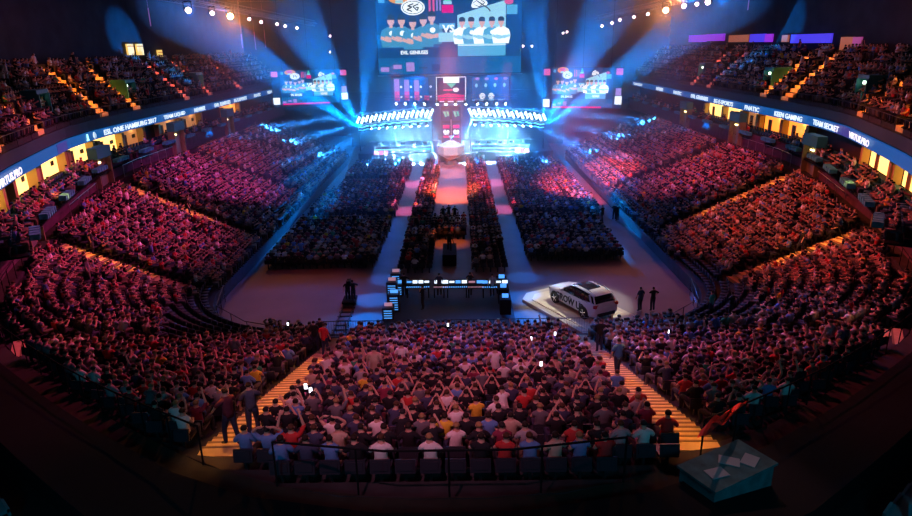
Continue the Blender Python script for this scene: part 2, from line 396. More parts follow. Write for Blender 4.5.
fblock(5.7, 14.4, 62.8, 94, .93, lambda x, y: x < 14.8-(max(0, y-88))*.25); fblock(5.7, 13.6, 49, 61, .93, lambda x, y: x < 14)
def project(p):
    v = np.array(p)-CAM; d = float(v@np.array(fw)); return (456+F*float(v@np.array(rt))/d, 258-F*float(v@np.array(up))/d, d) if d > .5 else (-1, -1, -1)
# ------------------------------------------------------------------ upper tier seats
def rib_side(sx): return Curve2([(sx*x, y) for x, y in RIB], sx*-1)
UP = {}
USEATS = []
UST = {-1: [], 1: []}
for sx in (-1, 1):
    C2 = rib_side(sx); UP[sx] = C2
def up_z(d): return 10.9+.88*d
UROWS = 6; UTR = .8
def up_stairs(sx, lst):
    # image points at the foot of each stair -> distance along the ribbon curve
    out = []
    for p in lst:
        ts_ = np.linspace(0, UP[sx].L, 600); best = min(ts_, key=lambda t: abs(project((*UP[sx].at(t)[0], 11.0))[0]-p))
        out.append(best)
    return out
UST[-1] = up_stairs(-1, [8, 47, 108, 140, 190, 213, 243]); UST[1] = up_stairs(1, [690, 706, 760, 781, 855, 893])
for sx in (-1, 1):
    for k in range(UROWS):
        dk = .5+k*UTR; pts = []
        tt = np.linspace(0, UP[sx].L, 160); L = []
        for t in tt:
            q, n = UP[sx].at(t); L.append((*(q+n*(dk+.3)), n[0], n[1], t))
        A = np.array(L); S = seglen([tuple(a[:2]) for a in A]); m = int(S[-1]/.56)
        for i in range(m):
            s = (i+.5)*S[-1]/m; q = [np.interp(s, S, A[:, c]) for c in range(5)]
            ds = min(abs(q[4]-u) for u in UST[sx])
            if ds < .8: continue
            lit = ds < 4.5
            occ = rng.random() < (.9 if lit else .7)
            face = math.atan2(q[2], -q[3])
            USEATS.append([q[0], q[1], up_z(dk), face, face, k, occ, 'upper', s])
ALL = SEATS+USEATS
# ------------------------------------------------------------------ rank by size in the picture
info = []
for i, s in enumerate(ALL):
    x, y, d = project((s[0], s[1], s[2]+.9)); info.append((x, y, d))
INF = [i for i, (x, y, d) in enumerate(info) if -15 < x < 927 and -10 < y < 530 and d > 0]
rank = sorted((i for i in INF if ALL[i][6] and 0 < info[i][0] < 912), key=lambda i: info[i][2])
near_people = set(rank[:278])
near_seats = set(sorted((i for i in INF if ALL[i][7] != 'floor' and 0 < info[i][0] < 912), key=lambda i: info[i][2])[:292])
# ------------------------------------------------------------------ crowd as one mesh, near people as objects
def merge_instances(name, items, matl, attr='tint'):
    """items: (verts Nx3, faces, per-face colour Mx3)"""
    nv = sum(len(v) for v, f, c in items); VV = np.concatenate([v for v, f, c in items]).astype(np.float32)
    loops, starts, cols = [], [], []; o = 0; ls = 0
    for v, f, c in items:
        fl, ln = f; loops.append(fl+o); starts.append(np.concatenate([[0], np.cumsum(ln)[:-1]])+ls); ls += len(fl); o += len(v); cols.append(c)
    loops = np.concatenate(loops).astype(np.int32); starts = np.concatenate(starts).astype(np.int32); cols = np.concatenate(cols).astype(np.float32)
    me = bpy.data.meshes.new(name); me.vertices.add(nv); me.vertices.foreach_set('co', VV.ravel())
    me.loops.add(len(loops)); me.loops.foreach_set('vertex_index', loops)
    me.polygons.add(len(starts)); me.polygons.foreach_set('loop_start', starts)
    a = me.attributes.new(attr, 'FLOAT_VECTOR', 'FACE'); a.data.foreach_set('vector', cols.ravel())
    me.update(calc_edges=True); me.validate(); me.materials.append(matl)
    ob = bpy.data.objects.new(name, me); COL.objects.link(ob); return ob
REGI = {'top': 0, 'fore': 1, 'leg': 2, 'foot': 3, 'head': 4, 'hair': 5, 'hand': 6, 'top ': 0}
LOWN = {}
for k, (V, FS, reg) in LOW.items():
    LOWN[k] = (V, (np.concatenate([np.array(f) for f in FS]), np.array([len(f) for f in FS])), np.array([REGI[r] for r in reg]))
def pick():
    sh = SHIRTS[rng.choice(len(SHIRTS), p=SW)]; hr = HAIRS[rng.choice(4, p=[.45, .25, .12, .18])]; return sh, hr, LEGS[rng.integers(4)], rng.random() < .45
SK = np.array((.5, .31, .23))
def low_instance(key, loc, rz, pk, scale=1.):
    V, f, reg = LOWN[key]; c, s = math.cos(rz), math.sin(rz)
    W = V*scale; W = np.stack([W[:, 0]*c-W[:, 1]*s, W[:, 0]*s+W[:, 1]*c, W[:, 2]], 1)+np.array(loc, np.float32)
    sh, hr, lg, lo = pk; pal = np.array([sh[0], sh[0] if lo else SK, lg, (.03, .03, .03), SK, hr[0], SK]); return (W, f, pal[reg])
def low_seat():
    b = MB(); b.box((0, 0, .44), (.46, .44, .06)); b.box((0, -.25, .60), (.44, .06, .32), rx=-.15); b.box((0, -.1, .2), (.08, .1, .42))
    return np.array(b.v, np.float32), (np.concatenate([np.array(f) for f in b.f]), np.array([len(f) for f in b.f])), np.zeros(len(b.f), int)
LOWN['seat'] = low_seat()
crowd, seatsM, chairsM = [], [], []
PERS = []
for i in INF:
    x, y, z, f1, f2, k, occ, zone, s = ALL[i]
    if i not in near_seats:
        V, f, reg = LOWN['seat']; c_, s_ = math.cos(f1), math.sin(f1)
        W = np.stack([V[:, 0]*c_-V[:, 1]*s_, V[:, 0]*s_+V[:, 1]*c_, V[:, 2]], 1)+np.array((x, y, z), np.float32)
        (chairsM if zone == 'floor' else seatsM).append((W, f, np.tile((.02, .022, .035), (len(f[1]), 1))))
    if not occ: continue
    pk = pick()
    if zone == 'upper' : key = 't0' if rng.random() < .04 else f's{rng.choice(10, p=POSEW)}'
    else: key = 't0' if rng.random() < .012 and i not in near_people else f's{rng.choice(10, p=POSEW)}'
    j = rng.normal(0, .14)
    if i in near_people: PERS.append((i, key, pk, j))
    else: crowd.append(low_instance(key, (x, y, z), f2+j, pk, rng.uniform(.96, 1.06)))
tag(merge_instances('crowd', crowd, M_CROWD), 'dense seated audience filling the far stands, the floor blocks and the upper tier', 'crowd', kind='stuff')
tag(merge_instances('seating', seatsM, M_CROWD), 'rows of dark fixed stadium seats under the crowd', 'seats', kind='stuff')
tag(merge_instances('floor_seating', chairsM, M_CROWD), 'rows of black loose chairs set out on the arena floor', 'chairs', kind='stuff')
# where a seat is, in words
rows_near = sorted({ALL[i][5] for i in near_people | near_seats})
def block_of(x, y):
    if abs(x+6.0) < .01: pass
    if -6.1 <= x <= 6.3: return 'c'
    return 'l' if x < 0 else 'r'
place_cache = {}
allnear = sorted(near_people | near_seats | set(i for i in INF if ALL[i][7] == 'bowl' and ALL[i][5] > 8 and ALL[i][1] < 36))
for blk in 'clr':
    for k in range(30):
        lst = [i for i in allnear if ALL[i][7] == 'bowl' and ALL[i][5] == k and block_of(ALL[i][0], ALL[i][1]) == blk]
        lst.sort(key=lambda i: ALL[i][0] if blk != 'l' else -ALL[i][0])
        for n, i in enumerate(lst): place_cache[i] = (n+1, k, blk)
kmax = {}
for n, k, blk in place_cache.values(): kmax[blk] = max(kmax.get(blk, 0), k)
def where(i, short=False):
    n, k, blk = place_cache[i]; r = kmax[blk]-k+1; rw = 'back row' if r == 1 else f'{ordw(r)} row from back'
    return {'c': f'{rw}, {ordw(n)} right of left stairs', 'l': f'{rw}, {ordw(n)} left of left stairs', 'r': f'{rw}, {ordw(n)} right of right stairs'}[blk]
PW = {'s3': 'holding up a phone', 's4': 'leaning forward', 's6': 'cheering', 's7': 'hands behind head', 's8': 'one arm raised'}
for i, key, pk, j in PERS:
    x, y, z, f1, f2, k, occ, zone, s = ALL[i]; sh, hr, lg, lo = pk
    add_person((x, y, z), f2+j, key, sh[0], hr[0], lg, lo, f'person in {sh[1]} top, {where(i)}', 'seated audience near the camera')
# one folding stadium seat, then copies
b = MB(); b.box((0, 0, .44), (.46, .42, .05)); b.box((0, .19, .425), (.44, .05, .06)); sp_me = b.build('seat_pan', SEATM)
b = MB(); b.box((0, -.25, .60), (.44, .045, .32), rx=-.15); b.box((0, -.28, .62), (.34, .02, .2), rx=-.15); sb = b.build('backrest', SEATM)
b = MB(); b.box((0, -.12, .2), (.06, .08, .42)); b.box((0, -.12, .02), (.16, .2, .03)); sl = b.build('leg', DARK)
first = True
for i in sorted(near_seats):
    x, y, z, f1, f2, k, occ, zone, s = ALL[i]
    r = empty('stadium_seat', (x, y, z), f1, f'dark folding stadium seat, {where(i)}', 'seat', 'stadium seats in the block nearest the camera')
    for src in (sp_me, sb, sl):
        o = src if first else src.copy()
        if not first: COL.objects.link(o)
        o.parent = r
    first = False
# ------------------------------------------------------------------ aisle stairs
WHEREST = {0: 'centre', 1: 'corner', 2: 'first side', 3: 'second side', 4: 'third side', 5: 'farthest side'}
cnt = {-1: 0, 1: 0}
order = {-1: [], 1: []}
for st in STAIRS: order[-1 if st[0][0] < 0 else 1].append(st)
for sx in (-1, 1):
    nm = ['beside the block nearest the camera', 'in the curved corner block', 'nearest of the straight side stands', 'second along the side stands', 'third along the side stands', 'farthest along the side stands']
    for st, w in zip(order[sx], nm):
        a, c, hw = np.array(st[0]), np.array(st[1]), st[2]; L = np.linalg.norm(c-a); u = (c-a)/L; rz = math.atan2(u[1], u[0])
        t = 0; b = MB(); ns = int(L/.4)
        for q in range(ns):
            p = a+u*(q+.5)*.4; pp = a+u*q*.4; d = sdf(*p)
            if d <= 0.05: continue
            k = int((sdf(*pp)+1e-6)/TR); z0 = tz(p[0], p[1], sdf(*pp)); zt = max(tz(p[0], p[1], k*TR), z0)+.03
            b.box((p[0], p[1], zt-.25), (.41, hw*2, .5), rz)
            e_ = p-u*.19; b.box((e_[0], e_[1], zt+.004), (.07, hw*2, .02), rz, 1)  # darker band along the lower edge of each step
        r = tag(b.build('aisle_stairs', [STAIR, mat('stair_edge_dark', (.26, .18, .09), .8)]), f"pale stepped aisle stairs on the {'left' if sx < 0 else 'right'}, {w}", 'stairs', 'aisle stairs of the lower bowl')
# ------------------------------------------------------------------ rails
def railing(name, pts, h, label, posts=1.6, m=STEEL, bars=0, group=None, r=.025):
    root = empty(name, pts[0], 0, label, 'railing', group); o = np.array(pts[0]); b = MB()
    P_ = [tuple(np.array(p)-o) for p in pts]
    b.path([(x, y, z+h) for x, y, z in P_], r)
    if bars: b.path([(x, y, z+h*.5) for x, y, z in P_], r*.7); b.path([(x, y, z+.1) for x, y, z in P_], r*.7)
    b.build('handrail', m, root); b = MB(); S = seglen([p[:2] for p in P_]); A = np.array(P_); n = max(2, int(S[-1]/posts)+1)
    for s in np.linspace(0, S[-1], n):
        x, y, z = [np.interp(s, S, A[:, c]) for c in range(3)]; q_ = MB(); q_.tube((0, 0, 0), (0, 0, h), r*.9); q_.build('post', m, root, (x, y, z))
    if bars > 1:
        for s in np.linspace(0, S[-1], int(S[-1]/.14)+1):
            x, y, z = [np.interp(s, S, A[:, c]) for c in range(3)]; b.tube((x, y, z+.1), (x, y, z+h), r*.35, 4)
    if bars > 1: tag(b.build('baluster', m, root), kind='stuff')
    return root
def backrail(y0, y1, sx): return [(q[0], q[1], tz(q[0], q[1])) for q in [BC.at(t)[0] for t in ts] if q[0]*sx > 0 and y0 < q[1] < y1]
CU = Curve2([(0, 0), (1, 0)])
for sx, w in ((-1, 'left'), (1, 'right')):
    railing('walkway_railing', backrail(12.5, 38.5, sx), 1.05, f'long metal handrail behind the last row of the curved corner stand on the {w}', m=BLACK)
    railing('walkway_railing', backrail(43, 53, sx), 1.05, f'metal handrail above the first side stand on the {w}, below the dark drape')
    railing('walkway_railing', backrail(54.5, 67.5, sx), 1.05, f'metal handrail above the second side stand on the {w}')
railing('walkway_railing', sorted(backrail(9, 12.6, -1)+backrail(9, 12.6, 1)), 1.1, 'black handrail across the back of the centre block', m=BLACK)
railing('barrier_railing', [(-8.0, Y0+.25, 0), (5.2, Y0+.25, 0)], 1.75, 'slim barred crowd barrier in front of the centre block', m=DARK, bars=2)
railing('barrier_railing', [(5.4, Y0+.25, 0), (8.3, Y0+.25, 0)], 1.75, 'short pale barred barrier below the car platform', m=STEEL, bars=2)
railing('barrier_railing', [(-16, 41, 0), (-15.2, 37.4, 0), (-12.6, 34.9, 0), (-9, 33.5, 0)], 1.2, 'curved metal barrier round the left front corner of the floor', m=DARK, bars=1)
railing('barrier_railing', [(16, 41, 0), (15.2, 37.4, 0), (12.6, 34.9, 0), (9, 33.5, 0)], 1.2, 'curved metal barrier round the right front corner of the floor', m=DARK, bars=1)
# ------------------------------------------------------------------ portals in the bowl wall, wall edge tubes
OLIVE = mat('olive_wall', (.22, .2, .1), .8, var=.2, vscale=2)
LAMPW = mat('portal_lamp', (.9, .8, .5), emit=(1, .75, .3), es=9)
TEALW = mat('teal_panel', (.02, .2, .2), .5)
for sx, w in ((-1, 'left'), (1, 'right')):
    for yy, ww in ((41.0, 'nearest the camera'), (54, 'beside the second side stairs'), (68.6, 'beside the third side stairs'), (84, 'farthest from the camera')):
        t = min(ts, key=lambda t: abs(BC.at(t)[0][1]-yy)+(50 if BC.at(t)[0][0]*sx < 0 else 0)); q, n = BC.at(t); zb = tz(*q); p = q+n*.62
        rz = math.atan2(n[0], -n[1]); r = empty('entrance_portal', (p[0], p[1], zb), rz, f'olive lit entrance portal in the {w} bowl wall, {ww}', 'doorway', 'entrance portals of the lower bowl')
        bx('side_panel', (-1.15, 0, 1.2), (.14, .7, 2.4), OLIVE, r); bx('side_panel', (1.15, 0, 1.2), (.14, .7, 2.4), OLIVE, r)
        bx('back_panel', (0, -.15, 1.2), (2.2, .1, 2.4), OLIVE, r); bx('header', (0, .05, 2.85), (2.5, .8, .9), TEALW, r)
        bx('lamp', (.3, .0, 2.0), (.5, .12, .1), LAMPW, r); bx('door', (-.25, -.08, .95), (.9, .06, 1.9), mat('door_grey', (.2, .22, .18), .6), r)
# ------------------------------------------------------------------ suites, ribbon board, upper tier
RBLUE = mat('ribbon_led_blue', (.01, .02, .05), .4, emit=(.0, .085, .34), es=.9)
RPUR = mat('ribbon_led_violet', (.01, .02, .05), .4, emit=(.05, .04, .28), es=.8)
TXT = mat('led_white', (.8, .8, .8), emit=(.75, .9, 1), es=1.2)
WARM = mat('suite_wall_warm_glow', (.9, .7, .4), emit=(1, .55, .14), es=2.3)
WARM2 = mat('suite_wall_orange_glow', (.9, .5, .2), emit=(1, .30, .03), es=1.6)
PILLAR = mat('yellow_ochre_wall', (.55, .38, .12), .7)
GLOW = mat('suite_ceiling_lamp', (1, .8, .5), emit=(1, .7, .3), es=14)
def band(name, sx, o0, z0, z1, m, t0=0, t1=None, thick=.15, kind='structure', parent=None):
    C2 = UP[sx]; t1 = t1 or C2.L; b = MB(); T = np.linspace(t0, t1, max(2, int((t1-t0)/1.5)+1)); A = []
    for t in T:
        q, n = C2.at(t); A.append([(*(q+n*o0), z0), (*(q+n*o0), z1), (*(q+n*(o0+thick)), z1), (*(q+n*(o0+thick)), z0), (*(q+n*o0), z0)])
    strip_mesh(b, [[a[i] for a in A] for i in range(5)]); b.add(A[0][:4], [(0, 1, 2, 3)]); b.add(A[-1][:4], [(0, 1, 2, 3)])
    o = b.build(name, m, parent)
    if kind: o['kind'] = kind
    return o
def text_mesh(s, m, width=None, height=.6, name='lettering', bold=.0, depth=.015):
    cu = bpy.data.curves.new('t', 'FONT'); cu.body = s; cu.size = 1; cu.extrude = depth; cu.offset = bold; cu.align_x = 'CENTER'; cu.align_y = 'CENTER'; cu.resolution_u = 2
    o = bpy.data.objects.new('t', cu); COL.objects.link(o); bpy.context.view_layer.update()
    me = bpy.data.meshes.new_from_object(o.evaluated_get(bpy.context.evaluated_depsgraph_get())); bpy.data.objects.remove(o)
    me.name = name; V = np.array([v.co for v in me.vertices]); w = np.ptp(V[:, 0]); h = np.ptp(V[:, 1]); V[:, 0] -= V[:, 0].min()+w/2; V[:, 1] -= V[:, 1].min()+h/2
    sy = height/h; sxx = (width/w) if width else sy; V[:, 0] *= sxx; V[:, 1] *= sy; me.vertices.foreach_set('co', V.ravel()); me.materials.clear(); me.materials.append(m); me.update()
    ob = bpy.data.objects.new(name, me); COL.objects.link(ob); return ob
def frame_rot(U, V, N): return Matrix((U, V, N)).transposed().to_4x4()
CAMB = {}
for sx, w in ((-1, 'left'), (1, 'right')):
    C2 = UP[sx]
    rb = empty('ribbon_display', (0, 0, 0), 0, f'long blue ribbon display of team names round the {w} balcony', 'display', 'ribbon displays')
    band('screen_face', sx, -.1, 9.4, 10.15, RBLUE, 0, None, .2, None, rb)
    def t_of(px, py):
        p = atz(px, py, 9.7); T = np.linspace(0, C2.L, 1500); return min(T, key=lambda t: (C2.at(t)[0][0]-p[0])**2+(C2.at(t)[0][1]-p[1])**2) if False else min(T, key=lambda t: abs(project((*C2.at(t)[0], 9.7))[0]-px))
    texts = [('VIRTUS.PRO', 6, 180), ('ESL ONE HAMBURG 2017', 130, 130), ('TEAM LIQUID', 173, 116), ('NEWBEE', 198, 110), ('EVIL GENIUSES', 221, 104), ('SG E-SPORTS', 239, 99), ('FNATIC', 256, 95), ('KEEN GAMING', 271, 93)] if sx < 0 else \
            [('TEAM LIQUID', 639, 86), ('NEWBEE', 661, 90), ('FNATIC', 679, 93), ('EVIL GENIUSES', 701, 97), ('SG E-SPORTS', 725, 101), ('FNATIC', 754, 108), ('KEEN GAMING', 790, 117), ('TEAM SECRET', 828, 128), ('VIRTUS.PRO', 862, 141)]
    for s, px, py in texts:
        t = t_of(px, py); q, n = C2.at(t); U = Vector((n[1], -n[0], 0)) if sx < 0 else Vector((n[1], -n[0], 0))
        N = Vector((-n[0], -n[1], 0)); V = Vector((0, 0, 1)); U = V.cross(N)
        wd = {6: 3.6, 10: 5.2, 11: 5.6, 13: 6, 20: 10.5}.get(len(s), 5)
        if len(s) == 6: wd = 3.4
        o = text_mesh(s, TXT, wd, .46, bold=.02); o.parent = rb; o.matrix_world = Matrix.Translation((*(q-n*.24), 9.78)) @ frame_rot(U, V, N)
    if sx < 0:
        for px, kind_ in ((86, 0), (93, 1)):
            t = t_of(px, 142); q, n = C2.at(t); N = Vector((-n[0], -n[1], 0)); V = Vector((0, 0, 1)); U = V.cross(N); fr = (Vector((*(q-n*.14), 9.78)), U, V, N)
            b = MB()
            if kind_ == 0: b.prism([(-.3, -.26), (.3, -.26), (.16, -.08), (.12, .28), (-.12, .28), (-.16, -.08)], .03, fr)
            else:
                b.prism([(.28*math.cos(a), .28*math.sin(a)) for a in np.linspace(0, 2*PI, 17)[:-1]], .03, fr); b.prism([(-.1, -.24), (.02, -.24), (.14, .24), (.02, .24)], .05, fr, 1)
            b.build('emblem', [mat('led_teal_white', (.5, .9, .9), emit=(.4, 1, 1), es=1.6) if kind_ == 0 else TXT, RBLUE], rb)
    # a violet stretch of the board
    tv = t_of(*((62, 150) if sx < 0 else (845, 134))); band('screen_face', sx, -.12, 9.42, 10.13, RPUR, tv-1.6, tv+1.6, .02, None, rb)
    # suite balcony floor, parapet with teal covers, back wall, ceiling
    band('wall_suite_back', sx, 1.45, 7.0, 9.4, mat('suite_wall_dark', (.06, .045, .04), .8)); band('ceiling_suite', sx, .1, 9.35, 9.45, BLACK, thick=3.4); band('floor_suite', sx, -1.4, 6.9, 7.0, BLACK, thick=4.9)
    band('wall_tier_front', sx, .1, 10.2, 11.0, mat('tier_front_dark', (.02, .03, .05), .7), thick=.2)
    # lit suites by image position
    lit = [(-4, 12), (26, 44), (50, 70), (79, 98), (107, 127), (130, 148), (166, 184), (189, 205), (229, 243)] if sx < 0 else [(700, 717), (718, 735), (738, 751), (754, 775), (776, 800), (854, 880), (884, 906)]
    dim = {166, 189, 738, 130}; orange = {754, 776, 229}
    for n_, (xa, xb) in enumerate(lit):
        ta, tb = sorted((t_of(xa, 0), t_of(xb, 0)))
        qa, na = C2.at(ta); qb, nb = C2.at(tb); mid = (qa+qb)/2; n = (na+nb)/2; W_ = np.linalg.norm(qb-qa)
        rz = math.atan2(n[0], -n[1])
        r = empty('hospitality_suite', (*(mid+n*1.0), 7.0), rz, f"{'warm orange' if xa in orange else 'dim' if xa in dim else 'bright yellow'} lit hospitality suite under the {w} ribbon display, {ordw(n_+1)} from {'the near end' if sx < 0 else 'the stage end'}", 'suite', 'lit hospitality suites')
        m = WARM2 if xa in orange else mat('suite_wall_dim_glow', (.6, .3, .15), emit=(.8, .3, .08), es=.5) if xa in dim else WARM
        bx('glowing_back_wall', (0, -.35, 1.3), (W_*.98, .08, 1.95), m, r); bx('pillar', (-W_/2-.25, 0, 1.0), (.5, .7, 2.3), PILLAR, r); bx('pillar', (W_/2+.25, 0, 1.0), (.5, .5, 2.0), PILLAR, r)  # room light on the back wall put in as emission
        bx('counter', (0, .1, .25), (W_*.8, .3, .45), BLACK, r); bx('door_panel', (W_*.22, -.28, 1.0), (.7, .06, 1.5), mat('suite_door', (.25, .12, .04), .6), r)
        bx('ceiling_lamp', (-W_*.2, -.1, 2.2), (.8, .2, .05), GLOW, r)
        bx('wall_picture', (-W_*.28, -.29, 1.45), (.6, .04, .35), DARK, r)
# upper tier: stepped rows
TIERM = mat('upper_tier_concrete', (.03, .028, .032), .9, var=.3)
for sx, w in ((-1, 'left'), (1, 'right')):
    C2 = UP[sx]; T = np.linspace(0, C2.L, 60); b = MB(); rows = []
    fr2 = [(*C2.at(t)[0], *C2.at(t)[1]) for t in T]
    rows.append([(q[0]+q[2]*.3, q[1]+q[3]*.3, 10.2) for q in fr2])
    for k in range(UROWS+1):
        d0 = .3+k*UTR; z = up_z(.5+k*UTR)
        rows.append([(q[0]+q[2]*d0, q[1]+q[3]*d0, z) for q in fr2]); rows.append([(q[0]+q[2]*(d0+UTR), q[1]+q[3]*(d0+UTR), z) for q in fr2])
    strip_mesh(b, rows); tag(b.build(f'floor_upper_{w}', TIERM), kind='structure')
    de = .3+(UROWS+1)*UTR; ze = up_z(.5+UROWS*UTR)
    band(f'wall_upper_{w}', sx, de, ze, 26, mat('upper_wall', (.03, .03, .04), .9, var=.3, vscale=.6), thick=.3)
    for n_, t in enumerate(UST[sx]):
        q, n = C2.at(t); b = MB(); rz = math.atan2(n[1], n[0])
        for k in range((UROWS)*2):
            d0 = .3+k*UTR/2; z = up_z(.5+(k//2)*UTR)+(.32 if k % 2 else .04); p = q+n*(d0+UTR/4); b.box((p[0], p[1], z-.15), (UTR/2+.01, 1.5, .34), rz)
        tag(b.build('upper_stairs', STAIR), f'steep narrow stairs climbing the {w} upper tier, {ordw(n_+1)} {"from the near end" if sx < 0 else "from the stage end"}', 'stairs', 'stairs of the upper tier')
    # portals between pairs of stairs
    for n_, (px, zd) in enumerate([(30, 2.5), (121, 3), (192, 3)] if sx < 0 else [(709, 3), (778, 3), (876, 2.6)]):
        t = t_of = None
        T_ = np.linspace(0, C2.L, 1500); t = min(T_, key=lambda t: abs(project((*(C2.at(t)[0]+C2.at(t)[1]*2.2), 13.0))[0]-px)); q, n = C2.at(t); p = q+n*1.8
        r = empty('upper_portal', (p[0], p[1], 11.6), math.atan2(n[0], -n[1]), f'small teal-lit stair portal in the {w} upper tier, {ordw(n_+1)} {"from the near end" if sx < 0 else "from the stage end"}', 'doorway', 'portals of the upper tier')
        bx('side_panel', (-.9, -.4, 1.0), (.12, 2.2, 2.0), TEALW, r); bx('side_panel', (.9, -.4, 1.0), (.12, 2.2, 2.0), TEALW, r)
        bx('header', (0, -.3, 2.15), (2.0, 1.8, .3), TEALW, r); bx('back_panel', (0, -1.1, 1), (1.7, .1, 2.0), OLIVE, r); bx('lamp', (.3, .35, 1.7), (.3, .1, .22), mat('portal_white', (.8, 1, .8), emit=(.7, 1, .75), es=6), r)
    railing('tier_railing', [(*(C2.at(t)[0]+C2.at(t)[1]*.2), 11.0) for t in np.linspace(0, C2.L, 40)], .9, f'low rail along the front edge of the {w} upper tier', m=DARK, posts=3)
# ------------------------------------------------------------------ flat graphics on a screen
def emat(n, c, s=1.): return mat(n, tuple(q*.1 for q in c), .5, emit=c, es=s)
SCR = {k: emat('screen_'+k, c, s) for k, (c, s) in dict(blue=((.0, .07, .26), 1), deep=((.0, .03, .12), 1), mid=((.0, .14, .42), 1), sky=((.10, .50, .85), 1.0), pale=((.35, .75, .95), 1.1), white=((.85, .95, 1), 1.5),
        face=((.85, .5, .5), 1.0), hair=((.02, .06, .13), 1), pink=((.85, .12, .40), 1), magenta=((.75, .0, .22), 1.2), lilac=((.45, .3, .8), 1), orange=((1, .42, .12), 1.0), green=((.05, .65, .45), 1.1), black=((.0, .012, .04), 1), jersey=((.06, .35, .62), 1)).items()}
SK_ = list(SCR); SCRM = [SCR[k] for k in SK_]; SI = {k: i for i, k in enumerate(SK_)}
class Flat:
    """pictures shown on an LED wall: thin cut pieces laid on the panel"""
    def __init__(s, fr): s.fr = fr; s.b = MB(); s.k = 0
    def poly(s, pts, c):
        s.k += 1; o, U, V, N = s.fr; off = .012+.0012*s.k; s.b.prism(pts, .004, (Vector(o)+Vector(N)*off, U, V, N), SI[c])
    def rect(s, x0, y0, x1, y1, c): s.poly([(x0, y0), (x1, y0), (x1, y1), (x0, y1)], c)
    def ell(s, x, y, a, b, c, n=20, rot=0): s.poly([(x+a*math.cos(t)*math.cos(rot)-b*math.sin(t)*math.sin(rot), y+a*math.cos(t)*math.sin(rot)+b*math.sin(t)*math.cos(rot)) for t in np.linspace(0, 2*PI, n+1)[:-1]], c)
    def line(s, pts, w, c):
        for (x0, y0), (x1, y1) in zip(pts, pts[1:]):
            L = math.hypot(x1-x0, y1-y0) or 1; nx, ny = -(y1-y0)/L*w/2, (x1-x0)/L*w/2; s.poly([(x0+nx, y0+ny), (x1+nx, y1+ny), (x1-nx, y1-ny), (x0-nx, y0-ny)][::-1], c)
    def player(s, x, y, h, shirt, arm):
        s.poly([(x-.30*h, y), (x+.30*h, y), (x+.36*h, y+.30*h), (x+.30*h, y+.52*h), (x+.10*h, y+.62*h), (x-.10*h, y+.62*h), (x-.30*h, y+.52*h), (x-.36*h, y+.30*h)], shirt)
        s.rect(x-.05*h, y+.58*h, x+.05*h, y+.70*h, 'face'); s.ell(x, y+.80*h, .115*h, .15*h, 'face', 14)
        s.poly([(x-.125*h, y+.82*h), (x+.125*h, y+.82*h), (x+.12*h, y+.93*h), (x+.05*h, y+.985*h), (x-.06*h, y+.98*h), (x-.12*h, y+.93*h)], 'hair')
        s.line([(x-.34*h, y+.30*h), (x-.08*h, y+.20*h), (x+.2*h, y+.28*h)], .10*h, arm); s.line([(x+.34*h, y+.30*h), (x+.1*h, y+.22*h), (x-.2*h, y+.30*h)], .09*h, arm)
        s.ell(x+.02*h, y+.42*h, .09*h, .08*h, 'white', 10)
    def finish(s, name, parent): return s.b.build(name, SCRM, parent)
